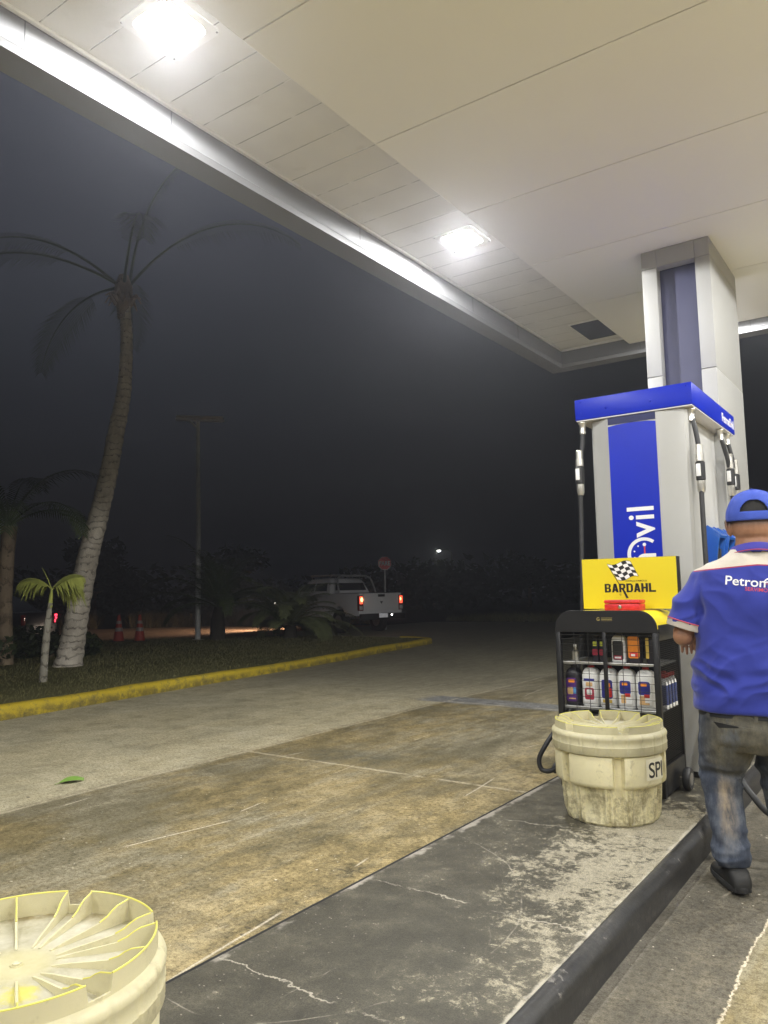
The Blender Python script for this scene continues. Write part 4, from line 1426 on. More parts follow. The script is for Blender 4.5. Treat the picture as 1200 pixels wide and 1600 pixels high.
def fan_mat():
    n = NT('lid_floor')
    X, Y, Z = n.sep()
    f = n.noise(9, 7, 0.72)
    g = n.noise(40, 5, 0.7)
    c = n.ramp(n.math('MULTIPLY_ADD', f, 0.7, n.math('MULTIPLY', g, 0.3)), [(0.34, (0.30, 0.275, 0.175)), (0.5, (0.44, 0.415, 0.31)), (0.66, (0.52, 0.505, 0.41))])
    r = n.math('SQRT', n.math('ADD', n.math('MULTIPLY', X, X), n.math('MULTIPLY', Y, Y)))
    c = n.mix(n.math('MULTIPLY', n.ss(r, 0.20, 0.27), n.ss(f, 0.42, 0.6)), c, (0.26, 0.21, 0.10))
    c = n.mix(n.math('MULTIPLY', n.ss(r, 0.11, 0.04), 0.6), c, (0.56, 0.51, 0.26))
    dx = n.math('SUBTRACT', X, 0.115); dy = n.math('SUBTRACT', Y, -0.05)
    q = n.math('ADD', n.math('SQRT', n.math('ADD', n.math('MULTIPLY', dx, dx), n.math('MULTIPLY', dy, dy))), n.math('MULTIPLY_ADD', g, 0.09, -0.045))
    c = n.mix(n.math('MULTIPLY', n.ss(q, 0.05, 0.01), 0.7), c, (0.62, 0.56, 0.05))
    n.set(Base_Color=c, Roughness=0.5)
    n.bump(g, 0.15, 0.005)
    return n.m


M['lid_floor'] = fan_mat()
M['lid_edge'] = simple('lid_edge_yellow', (0.66, 0.62, 0.14), 0.4, 0, 0.05)

NOTCH = [R(-55 + 60 * k) for k in range(6)]


def adist(a, b):
    return abs((a - b + PI) % (2 * PI) - PI)


def sstep(x, a, b):
    t = min(1, max(0, (x - a) / (b - a)))
    return t * t * (3 - 2 * t)


def make_drum(label):
    t = thing('spill_drum', label, 'drum', (0, 0, 0), 0, 'yellowed plastic spill drums on the island')
    n = 360
    rec = [R(-62 + 60 * k) for k in range(6)]

    def ring(fr, z):
        return [(fr(2 * PI * k / n) * math.cos(2 * PI * k / n), fr(2 * PI * k / n) * math.sin(2 * PI * k / n), z) for k in range(n)]

    def upper(base, amt):
        def fr(a):
            d = min(adist(a, q) for q in rec)
            return base - amt * (1 - sstep(d, R(4.2), R(6.2)))
        return fr

    def lower(base, amt=1.0):
        def fr(a):
            d = min(adist(a, q) for q in rec)
            e = 0
            e -= 0.012 * (1 - sstep(d, R(3.6), R(5.2)))            # channel under each recess
            for c_, w_, h_ in ((8.5, 2.4, 0.010), (14.5, 2.0, 0.011)):
                e += h_ * (1 - sstep(abs(d - R(c_)), R(w_ * 0.35), R(w_)))
            e -= 0.010 * sstep(d, R(16.8), R(18.5))                     # sunk panel between the ribs
            return base + e * amt
        return fr
    b = MB()
    rings = [ring(lower(0.205, 0.1), 0.0), ring(lower(0.226, 0.2), 0.002), ring(lower(0.235, 0.4), 0.012), ring(lower(0.237, 0.9), 0.035), ring(lower(0.243), 0.12), ring(lower(0.247), 0.178), ring(lower(0.250, 0.8), 0.186),
             ring(upper(0.268, 0.026), 0.194), ring(upper(0.278, 0.034), 0.202), ring(upper(0.281, 0.036), 0.215), ring(upper(0.283, 0.036), 0.335), ring(upper(0.280, 0.012), 0.347), ring(lambda a: 0.272, 0.352), ring(lambda a: 0.268, 0.40)]
    b.loft(rings)
    body = b.build('body', M['drum'], t, angle=40)

    # screw lid with banded skirt and notched rim
    def top(a):
        d = min(adist(a, q) for q in NOTCH)
        return 0.495 - 0.030 * (1 - sstep(d, R(5.0), R(5.9)))

    def band(r_):
        def fr(a):
            k = (math.degrees(a) % 15.0) - 7.5
            return r_ - 0.0034 * (1 - sstep(abs(k), 0.35, 1.0))
        return fr
    b = MB()
    rings = [ring(lambda a: 0.270, 0.358), ring(band(0.289), 0.354), ring(band(0.2935), 0.360), ring(band(0.2932), 0.392), ring(band(0.2945), 0.396), ring(band(0.2922), 0.400), ring(band(0.2918), 0.424), ring(band(0.2950), 0.432), ring(band(0.2955), 0.440), ring(band(0.2915), 0.4485), ring(lambda a: 0.282, 0.456), ring(lambda a: 0.2775, 0.459)]
    outer = [(0.2765 * math.cos(2 * PI * k / n), 0.2765 * math.sin(2 * PI * k / n), top(2 * PI * k / n)) for k in range(n)]
    inner = [(0.2715 * math.cos(2 * PI * k / n), 0.2715 * math.sin(2 * PI * k / n), top(2 * PI * k / n)) for k in range(n)]
    rings += [outer, inner, ring(lambda a: 0.2705, 0.447)]
    b.loft(rings, cap=False)
    lid = b.build('lid', M['drum_lid'], t, angle=40)
    b = MB()
    prof = [(0.0005, 0.4560), (0.012, 0.4560), (0.013, 0.4535), (0.05, 0.4535), (0.09, 0.4525), (0.2704, 0.4475)]
    b.loft([ring(lambda a, q=q: q, z) for q, z in prof], cap=False)
    b.build('lid_floor', M['lid_floor'], lid)
    # radial ribs: a pair at each notch, one between notches
    e = MB()
    angs = []
    for q in NOTCH:
        angs += [(q - R(6.3), 0.0), (q + R(6.3), 0.0), (q + R(30), 0.0)]
    hp = [(0.075, 0.002), (0.11, 0.008), (0.16, 0.0135), (0.195, 0.018), (0.215, 0.025), (0.228, 0.034), (0.242, 0.0405), (0.2713, 0.0455)]
    for a, _ in angs:
        # ribs lean towards the hub so that pairs meet there
        d = min(NOTCH, key=lambda q: adist(a, q))
        b = MB()
        pts_t, pts_b = [], []
        for r_, h_ in hp:
            aa = a
            u = Vector((math.cos(aa), math.sin(aa), 0)); w = Vector((-u.y, u.x, 0))
            zf = 0.4530 - 0.0055 * (r_ - 0.05) / 0.22
            pts_t.append((u * r_ + Vector((0, 0, zf + h_)), w)); pts_b.append((u * r_ + Vector((0, 0, zf - 0.001)), w))
        th = 0.0022
        for i in range(len(hp) - 1):
            (p0, w), (p1, _w) = pts_t[i], pts_t[i + 1]
            (q0, _a), (q1, _b) = pts_b[i], pts_b[i + 1]
            for s in (-1, 1):
                o_ = w * th * s
                f = [p0 + o_, p1 + o_, q1 + o_ * 1.6, q0 + o_ * 1.6]
                b.face(f if s > 0 else f[::-1])
            b.face([p0 - w * th, p1 - w * th, p1 + w * th, p0 + w * th])
        e.tube([p + Vector((0, 0, 0.0006)) for p, w in pts_t[3:]], 0.0020, 6)
        b.build('lid_rib', M['drum_lid'], lid, recalc=True, angle=40)
    seg = []
    pts = [Vector((0.274 * math.cos(2 * PI * k / n), 0.274 * math.sin(2 * PI * k / n), top(2 * PI * k / n) + 0.0008)) for k in range(n)]
    run = []
    for k in range(n + 1):
        p = pts[k % n]
        if p.z > 0.490:
            run.append(p)
        else:
            if len(run) > 3:
                e.tube(run, 0.0024, 6)
            run = []
    if len(run) > 3:
        e.tube(run, 0.0024, 6)
    e.build('lid_edge', M['lid_edge'], lid)
    b = MB()
    b.lathe([(0.006, 0.456), (0.0085, 0.4562), (0.0085, 0.4585), (0.006, 0.4595), (0.004, 0.4575)], (0, 0, 0), 20)
    b.build('lid_stud', M['drum_lid'], lid)
    return t, body


d1, body1 = make_drum('whole yellowed plastic spill drum with lettered sticker, in front of the black bottle rack')
d2 = copy_tree(d1)
d2['label'] = 'yellowed drum seen down onto its ribbed lid at the near end of the island'
d1.location = (-1.4585, 4.0965, 0.12)
d2.location = (-1.577, 0.901, 0.12)
d2.rotation_euler = (0, 0, R(-4))


def on_cyl(bm, a0, r, z0):
    """Wrap a flat XY bmesh (x along the arc) onto the drum wall."""
    bmesh.ops.subdivide_edges(bm, edges=[e for e in bm.edges if abs(e.verts[0].co.x - e.verts[1].co.x) > 0.02], cuts=3)
    for v in bm.verts:
        a = a0 + v.co.x / 0.283
        rr_ = r + v.co.z
        v.co = Vector((rr_ * math.cos(a), rr_ * math.sin(a), z0 + v.co.y))
    return bm


b = MB()
tb = bmesh.new()
nx = 16
W_, H_ = 0.130, 0.104
for i in range(nx):
    xa, xb = W_ * i / nx, W_ * (i + 1) / nx
    tb.faces.new([tb.verts.new((x, y, 0)) for x, y in ((xa, 0), (xb, 0), (xb, H_), (xa, H_))])
on_cyl(tb, R(-33), 0.2850, 0.232)
b.merge(tb)
stk = b.build('sticker', simple('sticker_white', (0.80, 0.76, 0.58), 0.45, 0, 0.06, 30), body1, smooth=False)
b = MB()
tb = text_mesh('SPI', 0.076, 0.012, 0.108, spacing=0.95)
on_cyl(tb, R(-33) + 0.016 / 0.283, 0.2856, 0.232 + 0.013)
b.merge(tb)
b.build('lettering', M['sign_black'], stk, smooth=False)
# ------------------------------------------------------------------ attendant
def skin_mat():
    n = NT('skin')
    f = n.noise(14, 6, 0.65)
    c = n.ramp(f, [(0.3, (0.26, 0.125, 0.068)), (0.7, (0.36, 0.185, 0.11))])
    X, Y, Z = n.sep()
    # cropped hair stubble on the scalp: fades out above the nape
    sc = n.math('MULTIPLY', n.ss(Z, 1.555, 1.600), n.ss(Y, 0.05, 0.0))
    stub = n.math('MULTIPLY', sc, n.math('MULTIPLY_ADD', n.noise(160, 3, 0.7), 0.5, 0.45))
    c = n.mix(stub, c, (0.035, 0.025, 0.02))
    n.set(Base_Color=c, Roughness=0.5)
    n.b.inputs['Subsurface Weight'].default_value = 0.08
    n.b.inputs['Subsurface Radius'].default_value = (0.01, 0.004, 0.002)
    n.bump(n.noise(120, 3, 0.6), 0.08, 0.003)
    return n.m


M['skin'] = skin_mat()
M['hair'] = simple('cropped_hair', (0.007, 0.006, 0.005), 0.8, 0, 0.3, 60, bump=0.4, bscale=220)


def shirt_mat():
    n = NT('polo_cloth')
    X, Y, Z = n.sep()
    ax = n.math('ABSOLUTE', X)
    edge = n.math('SUBTRACT', n.math('MULTIPLY_ADD', ax, -0.075, 1.4015), 0.0)
    d = n.math('SUBTRACT', Z, edge)
    inside = n.ss(ax, 0.268, 0.262)
    up = n.math('MULTIPLY', n.ss(d, -0.0006, 0.0006), inside)
    pip = n.math('MULTIPLY', n.ss(n.math('ABSOLUTE', n.math('ADD', d, 0.002)), 0.0032, 0.0022), inside)
    f = n.noise(5, 5, 0.6)
    blue = n.ramp(f, [(0.3, (0.018, 0.028, 0.225)), (0.7, (0.031, 0.045, 0.31))])
    beige = n.ramp(f, [(0.3, (0.55, 0.50, 0.43)), (0.7, (0.64, 0.59, 0.51))])
    c = n.mix(up, blue, beige)
    c = n.mix(pip, c, (0.32, 0.03, 0.06))
    wv = n.noise(900, 2, 0.5)
    n.set(Base_Color=c, Roughness=0.8)
    n.b.inputs['Sheen Weight'].default_value = 0.25
    n.b.inputs['Specular IOR Level'].default_value = 0.2
    n.bump(n.math('ADD', n.math('MULTIPLY', wv, 0.25), n.math('MULTIPLY', n.noise(45, 5, 0.65), 0.6)), 0.25, 0.004)
    return n.m


M['shirt'] = shirt_mat()
M['cuff'] = simple('cuff_beige', (0.42, 0.38, 0.33), 0.85, 0, 0.06, 20)
M['piping'] = simple('red_piping', (0.45, 0.06, 0.09), 0.7, 0, 0.05)
M['collar'] = simple('collar_blue', (0.040, 0.036, 0.30), 0.8, 0, 0.1, 12)


def denim_mat():
    n = NT('dirty_denim')
    X, Y, Z = n.sep()
    f = n.noise(9, 7, 0.72)
    g = n.noise(1.0, 6, 0.7, vec=n.mapped((22, 22, 5)))
    fine = n.noise(300, 2, 0.6)
    den = n.ramp(n.math('MULTIPLY_ADD', f, 0.55, n.math('MULTIPLY', g, 0.45)), [(0.34, (0.020, 0.026, 0.046)), (0.5, (0.058, 0.070, 0.100)), (0.66, (0.17, 0.185, 0.215))])
    back = n.ss(Y, 0.04, -0.07)
    h = n.noise(5, 6, 0.7, vec=n.mapped((1.6, 1, 0.8), (0, 0, 0), (2, 1, 4)))
    zz = n.math('ADD', Z, n.math('MULTIPLY_ADD', h, 0.26, -0.13))
    # khaki grime ground into the seat and the back of the thighs
    z1 = n.math('MULTIPLY', n.ss(zz, 0.43, 0.56), back)
    ex = n.math('MULTIPLY', z1, n.ss(n.math('ADD', X, n.math('MULTIPLY_ADD', h, 0.14, -0.07)), -0.30, -0.20))
    grime = n.ramp(n.math('MULTIPLY_ADD', f, 0.6, n.math('MULTIPLY', g, 0.4)), [(0.34, (0.058, 0.055, 0.042)), (0.5, (0.115, 0.104, 0.070)), (0.66, (0.20, 0.18, 0.125))])
    c = n.mix(n.math('MULTIPLY', ex, n.math('MULTIPLY_ADD', f, 0.5, 0.50)), den, grime)
    # rubbed pale patch down the calf
    ax = n.math('SUBTRACT', n.math('ABSOLUTE', n.math('ADD', X, 0.03)), 0.155)
    st = n.math('MULTIPLY', n.ss(n.math('ABSOLUTE', n.math('ADD', ax, n.math('MULTIPLY_ADD', h, 0.10, -0.05))), 0.055, 0.0), n.math('MULTIPLY', n.ss(zz, 0.16, 0.34), n.ss(zz, 0.50, 0.40)))
    st = n.math('MULTIPLY', n.math('MULTIPLY', st, back), n.ss(n.math('MULTIPLY_ADD', g, 0.6, n.math('MULTIPLY', f, 0.4)), 0.36, 0.58))
    c = n.mix(n.math('MULTIPLY', st, 0.9), c, n.ramp(g, [(0.35, (0.17, 0.14, 0.10)), (0.65, (0.36, 0.29, 0.205))]))
    fade = n.math('MULTIPLY', n.ss(h, 0.52, 0.68), 0.4)
    c = n.mix(fade, c, (0.16, 0.185, 0.23))
    n.set(Base_Color=c, Roughness=0.85)
    n.b.inputs['Specular IOR Level'].default_value = 0.2
    n.bump(n.math('ADD', n.math('MULTIPLY', fine, 0.3), n.math('MULTIPLY', f, 0.8)), 0.35, 0.005)
    return n.m


M['denim'] = denim_mat()
M['cap_blue'] = simple('cap_cloth', (0.035, 0.075, 0.42), 0.8, 0, 0.1, 14, bump=0.15, bscale=400)
M['shoe'] = simple('black_shoe', (0.012, 0.012, 0.012), 0.6, 0, 0.2, 20)

PX, PY, PR = -0.625, 3.77, R(9.8)
P = thing('person', 'attendant in blue cap, blue and beige polo and grimy jeans facing the fuel dispenser', 'person', (PX, PY, 0.0), PR)


def chain(mb, pts, rad, n=16, ell=None):
    mb.tube(pts, rad, n)
    for p, r in zip(pts, rad):
        mb.ellip(p, (r, r, r), 16, 10)


def rings_body(mb, spec, n=40, power=1.0):
    """spec: (z, cx, cy, hw, hd_back, hd_front)"""
    rings = []
    for z, cx, cy, hw, hb, hf in spec:
        ring = []
        for k in range(n):
            a = 2 * PI * k / n
            c_, s_ = math.cos(a), math.sin(a)
            e = 0.82
            x = hw * abs(c_) ** e * (1 if c_ > 0 else -1)
            y = (hf if s_ > 0 else hb) * abs(s_) ** e * (1 if s_ > 0 else -1)
            ring.append((cx + x, cy + y, z))
        rings.append(ring)
    mb.loft(rings)


# --- body: one continuous skin surface
b = MB()
hc = Vector((0.0, 0.015, 1.605))
b.ellip(hc, (0.093, 0.110, 0.120), 32, 20)
b.ellip((0.0, -0.02, 1.575), (0.097, 0.082, 0.085), 24, 14)
b.ellip((0, 0.055, 1.54), (0.066, 0.062, 0.068), 24, 14)          # jaw
b.ellip((0, 0.095, 1.505), (0.03, 0.025, 0.022), 16, 10)           # chin
b.tube([(0, 0.128, 1.615), (0, 0.142, 1.575), (0, 0.130, 1.560)], [0.010, 0.016, 0.014], 10)   # nose
b.tube([(-0.05, 0.105, 1.625), (0, 0.122, 1.628), (0.05, 0.105, 1.625)], [0.010, 0.013, 0.010], 10)  # brow
b.tube([(-0.026, 0.112, 1.535), (0, 0.121, 1.537), (0.026, 0.112, 1.535)], [0.006, 0.008, 0.006], 8)
b.tube([(-0.022, 0.110, 1.525), (0, 0.118, 1.524), (0.022, 0.110, 1.525)], [0.006, 0.008, 0.006], 8)
b.tube([(0, -0.012, 1.40), (0, -0.008, 1.46), (0, 0.0, 1.53)], [0.092, 0.086, 0.082], 24)
for s in (-1, 1):
    # ears: shell with rim and lobe
    b.ellip((s * 0.101, -0.004, 1.572), (0.012, 0.024, 0.036), 16, 12, rot=Matrix.Rotation(s * -0.35, 3, 'Z'))
    b.tube([(s * 0.100, 0.014, 1.59), (s * 0.114, 0.002, 1.608), (s * 0.118, -0.018, 1.600), (s * 0.116, -0.024, 1.575), (s * 0.106, -0.010, 1.545), (s * 0.100, 0.004, 1.537)], [0.006, 0.0065, 0.007, 0.0065, 0.008, 0.007], 8)
rings_body(b, [(0.74, 0, 0, 0.235, 0.13, 0.13), (0.85, 0, 0, 0.245, 0.13, 0.15), (1.0, 0, 0, 0.235, 0.125, 0.155), (1.15, 0, 0, 0.235, 0.12, 0.14), (1.27, 0, 0, 0.228, 0.112, 0.12), (1.34, 0, -0.01, 0.195, 0.092, 0.092), (1.385, 0, -0.012, 0.14, 0.078, 0.075), (1.43, 0, -0.005, 0.09, 0.07, 0.06)])
ARM = {-1: [(-0.203, -0.005, 1.310), (-0.285, -0.01, 1.215), (-0.326, -0.012, 1.085), (-0.336, 0.11, 1.093), (-0.335, 0.225, 1.102), (-0.334, 0.262, 1.103)],
       1: [(0.203, -0.005, 1.310), (0.285, 0.0, 1.215), (0.322, 0.01, 1.085), (0.300, 0.12, 1.085), (0.255, 0.22, 1.10), (0.238, 0.255, 1.105)]}
AR = [0.056, 0.056, 0.046, 0.045, 0.032, 0.029]
HAND = {}
for s in (-1, 1):
    chain(b, [Vector(p) for p in ARM[s]], AR, 18)
    w0 = Vector(ARM[s][-2]); w1 = Vector(ARM[s][-1])
    fwd = (w1 - w0).normalized()
    down = Vector((0, 0, -1))
    down = (down - fwd * down.dot(fwd)).normalized()
    side = fwd.cross(down).normalized()      # points towards one edge of the palm
    # palm drops from the wrist, fingers hang further: a relaxed hooking hand
    pd = (fwd * 0.80 + down * 0.60).normalized()
    pn = side.cross(pd).normalized()
    c0 = w1 + pd * 0.005
    for u in (-0.028, -0.010, 0.010, 0.028):
        b.tube([c0 + side * u * 0.72, c0 + pd * 0.045 + side * u, c0 + pd * 0.085 + side * u * 1.05], [0.015, 0.0145, 0.0115], 10)
    HAND[s] = (c0, pd, pn, side, fwd, down)
    curl_dir = down * 0.9 - fwd * 0.1
    for i, (u, ln) in enumerate(((-0.030, 0.066), (-0.0105, 0.078), (0.0105, 0.083), (0.0305, 0.074))):
        k0 = c0 + pd * 0.085 + side * u * 1.05
        d0 = (pd * 0.75 + down * 0.6).normalized()
        d1_ = (pd * 0.25 + down * 0.95).normalized()
        d2_ = (down * 0.97 - fwd * 0.25).normalized()
        p1 = k0 + d0 * ln * 0.44
        p2 = p1 + d1_ * ln * 0.32
        p3 = p2 + d2_ * ln * 0.26
        b.tube([k0 - d0 * 0.012, k0, p1, p2, p3], [0.0095, 0.0098, 0.0088, 0.0080, 0.0066], 10)
        b.ellip(p3, (0.0066, 0.0066, 0.0066), 8, 6)
    # thumb from the inner edge near the wrist
    inn = side if side.x * s < 0 else -side
    t0 = c0 + pd * 0.022 + inn * 0.026
    t1 = t0 + (inn * 0.55 + pd * 0.75 + pn * 0.1).normalized() * 0.038
    t2 = t1 + (pd * 0.85 + down * 0.35 + inn * 0.15).normalized() * 0.030
    t3 = t2 + (pd * 0.6 + down * 0.7).normalized() * 0.022
    b.tube([t0 - pd * 0.01 - inn * 0.008, t0, t1, t2, t3], [0.013, 0.0140, 0.0110, 0.0098, 0.0078], 10)
    b.ellip(t3, (0.0078,) * 3, 8, 6)
LEG = {-1: [(-0.135, -0.005, 0.80), (-0.165, 0.02, 0.62), (-0.200, 0.045, 0.465), (-0.188, 0.0, 0.30), (-0.172, -0.045, 0.11)],
       1: [(0.130, 0.01, 0.80), (0.055, 0.07, 0.63), (0.032, 0.15, 0.475), (0.052, 0.17, 0.30), (0.085, 0.19, 0.11)]}
LR = [0.115, 0.088, 0.062, 0.056, 0.042]
for s in (-1, 1):
    chain(b, [Vector(p) for p in LEG[s]], LR, 18)
    a = Vector(LEG[s][-1])
    b.tube([a + Vector((0, -0.02, -0.03)), a + Vector((0, 0.0, -0.06)), a + Vector((0.0, 0.10, -0.075))], [0.035, 0.036, 0.026], 12)
me = remeshed(b, 0.0042, 5)
body = link('body', me, M['skin'], P, angle=0)

# eyes
b = MB()
for s in (-1, 1):
    b.ellip((s * 0.034, 0.108, 1.603), (0.014, 0.012, 0.010), 16, 10)
b.build('eyes', simple('eye_white', (0.7, 0.68, 0.65), 0.2, 0, 0.01), P)


def wrinkle(me, f):
    me.update()
    nrm = [v.normal.copy() for v in me.vertices]
    for v, nn in zip(me.vertices, nrm):
        v.co += nn * f(v.co)
    me.update()


def fold(p, ang, freq, seed, sharp=2.0, warp=0.06):
    """Ridged directional folds, -1..1."""
    q = p + Vector((mnoise.noise(p * 6 + Vector((seed, 0, 0))), mnoise.noise(p * 6 + Vector((0, seed, 0))), mnoise.noise(p * 6 + Vector((0, 0, seed))))) * warp
    u = q.x * math.cos(ang) + q.z * math.sin(ang)
    w = -q.x * math.sin(ang) + q.z * math.cos(ang)
    n_ = mnoise.noise(Vector((u * freq * 0.28, q.y * 2.0 + seed, w * freq)))
    return (1 - abs(n_) * 2.6) if sharp else n_


# --- shirt
b = MB()
rings_body(b, [(0.762, 0.0, 0.0, 0.296, 0.175, 0.185), (0.775, 0.0, 0.0, 0.300, 0.178, 0.188), (0.83, 0, 0.0, 0.293, 0.170, 0.195), (0.90, 0, 0.0, 0.287, 0.160, 0.20), (0.98, 0, 0.0, 0.277, 0.152, 0.195), (1.08, 0, 0, 0.270, 0.148, 0.18), (1.18, 0, -0.005, 0.270, 0.148, 0.165), (1.27, 0, -0.012, 0.268, 0.142, 0.148), (1.33, 0, -0.018, 0.258, 0.128, 0.128), (1.375, 0, -0.02, 0.240, 0.110, 0.110), (1.405, 0, -0.02, 0.208, 0.098, 0.096), (1.435, 0, -0.018, 0.152, 0.092, 0.088), (1.458, 0, -0.014, 0.112, 0.088, 0.084), (1.472, 0, -0.012, 0.102, 0.086, 0.082)])
for s in (-1, 1):
    A = [Vector(p) for p in ARM[s]]
    e = A[2]
    pts = [A[0] + Vector((0, 0, 0.013)), A[0].lerp(A[1], 0.5) + Vector((s * 0.006, 0, 0)), A[1] + Vector((s * 0.004, 0, 0)), A[1].lerp(e, 0.62) + Vector((s * 0.002, 0, 0))]
    b.tube(pts, [0.080, 0.085, 0.081, 0.076], 24)
    b.ellip(pts[0], (0.080, 0.084, 0.076), 20, 12)
me = remeshed(b, 0.0055, 10)


def shirt_w(p):
    z = p.z
    w = 0.0
    low = sstep(1.12, 1.12 - 0.001, 1.12)
    k_low = max(0.0, min(1.0, (1.10 - z) / 0.16)) * max(0.15, min(1.0, (z - 0.765) / 0.07))
    k_up = max(0.0, min(1.0, (z - 1.02) / 0.2))
    arm = max(0.0, min(1.0, (abs(p.x) - 0.235) / 0.03)) if z > 1.08 else 0.0
    w += k_low * 0.0165 * fold(p, R(-8), 11.0, 3.1)
    w += k_low * 0.0105 * fold(p, R(24), 17.0, 8.7)
    w += k_up * (1 - arm) * 0.0058 * fold(p, R(64), 8.0, 1.7)
    w += k_up * (1 - arm) * 0.0050 * fold(p, R(-38), 12.0, 5.2)
    w += arm * 0.0095 * fold(p, R(35 if p.x < 0 else -35), 14.0, 9.9)
    w += 0.006 * mnoise.noise(p * 7.0)
    # pull of the armpit
    d = math.hypot(abs(p.x) - 0.245, (z - 1.20) * 0.55)
    w -= 0.020 * math.exp(-(d / 0.022) ** 2)
    return w


wrinkle(me, shirt_w)
shirt = link('shirt', me, M['shirt'], P, angle=0)
# cuffs with piping
for s in (-1, 1):
    A = [Vector(p) for p in ARM[s]]
    q0, q1 = A[1].lerp(A[2], 0.50), A[1].lerp(A[2], 0.73)
    off_ = Vector((s * 0.002, 0, 0))
    b = MB()
    b.tube([q0 + off_, q0.lerp(q1, 0.4) + off_, q1 + off_], [0.0835, 0.084, 0.0835], 32, cap=False)
    r_in = MB()
    b.tube([q1 + off_ + (q1 - q0).normalized() * 0.0005, q1 + off_ + (q0 - q1).normalized() * 0.02], [0.0820, 0.0700], 32, cap=False)
    b.build('cuff', M['cuff'], shirt)
    b = MB()
    d_ = (q1 - q0).normalized()
    ref = d_.orthogonal().normalized(); bb = d_.cross(ref)
    b.tube([q0 + off_ + (ref * math.cos(2 * PI * k / 40) + bb * math.sin(2 * PI * k / 40)) * 0.0845 for k in range(40)], 0.003, 6, closed=True)
    b.build('piping', M['piping'], shirt)
# collar: folded band standing at the nape
b, pb = MB(), MB()
rings_t = []
n_ = 48
for (kr, zz, dz) in ((0.094, 1.452, 0), (0.096, 1.492, 0), (0.0985, 1.497, 0), (0.103, 1.492, 0), (0.114, 1.462, 0), (0.1135, 1.458, 0)):
    ring = []
    for k in range(n_):
        a = 2 * PI * k / n_
        drop = 0.030 * (0.5 + 0.5 * math.sin(a))
        fl_ = 0.010 * math.sin(a)
        ring.append((kr * math.cos(a) * 1.02, -0.010 + kr * 0.93 * math.sin(a) + fl_, zz - drop + 0.003 * math.sin(3 * a)))
    rings_t.append(ring)
b.loft(rings_t, cap=False)
b.build('collar', M['collar'], shirt, angle=50)
pb.tube([Vector(q) + Vector((0, 0, 0.002)) for q in rings_t[4]], 0.0022, 6, closed=True)
pb.build('piping', M['piping'], shirt)

# --- lettering on the back, laid on the cloth
bmT = bmesh.new(); bmT.from_mesh(shirt.data)
tree = BVHTree.FromBMesh(bmT)


def drape(bm, org, ux, uz, lift=0.0016):
    bmesh.ops.subdivide_edges(bm, edges=[e for e in bm.edges if e.calc_length() > 0.008], cuts=2)
    bmesh.ops.triangulate(bm, faces=bm.faces)
    for v in bm.verts:
        p = Vector(org) + Vector(ux) * v.co.x + Vector(uz) * v.co.y
        hit, nn, i_, d_ = tree.ray_cast(Vector((p.x, -0.6, p.z)), Vector((0, 1, 0)))
        y = hit.y if hit is not None else -0.15
        v.co = Vector((p.x, y - lift, p.z))
    return bm


bw, br = MB(), MB()
kx = 0.0405
bw_, br_ = MB(), MB()
LX = logo(bw_, br_, (0, 0, 0), (1, 0, 0), (0, 1, 0), kx, thick=0)
ang = R(-6)
ux, uz = Vector((math.cos(ang), 0, math.sin(ang))), Vector((-math.sin(ang), 0, math.cos(ang)))
drape(bw_.bm, (-0.132, 0, 1.318), ux, uz); drape(br_.bm, (-0.132, 0, 1.318), ux, uz)
bw_.build('lettering', M['white_ink'], shirt, smooth=False, recalc=True)
br_.build('needle', M['red_ink'], shirt, smooth=False)
tb = text_mesh('SERVIMOS CO', 0.0165, 0.006, 0.137)
drape(tb, (-0.055, 0, 1.290), ux, uz)
b = MB(); b.merge(tb)
b.build('lettering', simple('red_print', (0.55, 0.06, 0.07), 0.6, 0, 0.05), shirt, smooth=False)
bmT.free()

# --- jeans
b = MB()
rings_body(b, [(0.595, 0.0, 0.01, 0.255, 0.130, 0.13), (0.64, -0.005, 0.005, 0.272, 0.155, 0.15), (0.70, 0.0, 0.0, 0.284, 0.165, 0.165), (0.76, 0.0, 0.0, 0.280, 0.160, 0.172), (0.80, 0.0, 0.0, 0.270, 0.150, 0.172)])
JR = {-1: ([(-0.150, -0.005, 0.70), (-0.178, 0.012, 0.58), (-0.205, 0.035, 0.478), (-0.200, 0.010, 0.36), (-0.188, -0.020, 0.24), (-0.172, -0.045, 0.095)], [0.135, 0.108, 0.083, 0.079, 0.073, 0.068]),
      1: ([(0.120, 0.02, 0.70), (0.050, 0.08, 0.59), (0.032, 0.145, 0.478), (0.048, 0.165, 0.34), (0.068, 0.18, 0.22), (0.085, 0.19, 0.085)], [0.135, 0.110, 0.088, 0.080, 0.074, 0.068])}
for s in (-1, 1):
    pts, rr = JR[s]
    chain(b, [Vector(p) for p in pts[:-1]], rr[:-1], 22)
    b.tube([Vector(p) for p in pts[-2:]], rr[-2:], 22)
me = remeshed(b, 0.0058, 8)


def jeans_w(p):
    z = p.z
    cx_ = -0.19 if p.x < -0.0 else 0.14
    w = 0.004 * mnoise.noise(p * 8)
    kn = math.exp(-((z - 0.47) / 0.07) ** 2)
    an = max(0, min(1, (0.30 - z) / 0.12))
    th = math.exp(-((z - 0.62) / 0.09) ** 2)
    w += kn * 0.0150 * fold(p, R(10), 14, 2.2)
    w += an * 0.0130 * fold(p, R(-14), 15, 6.4)
    w += th * 0.0070 * fold(p, R(30), 11, 4.4)
    w += 0.0045 * fold(p, R(75), 9, 7.7) * (1 - kn)
    # crease under the seat and the centre seam
    w -= 0.007 * math.exp(-((p.x) / 0.006) ** 2) * (1 if (p.y < 0 and z > 0.58) else 0)
    return w


wrinkle(me, jeans_w)
jeans = link('jeans', me, M['denim'], P, angle=0)
bmT = bmesh.new(); bmT.from_mesh(jeans.data)
tree = BVHTree.FromBMesh(bmT)


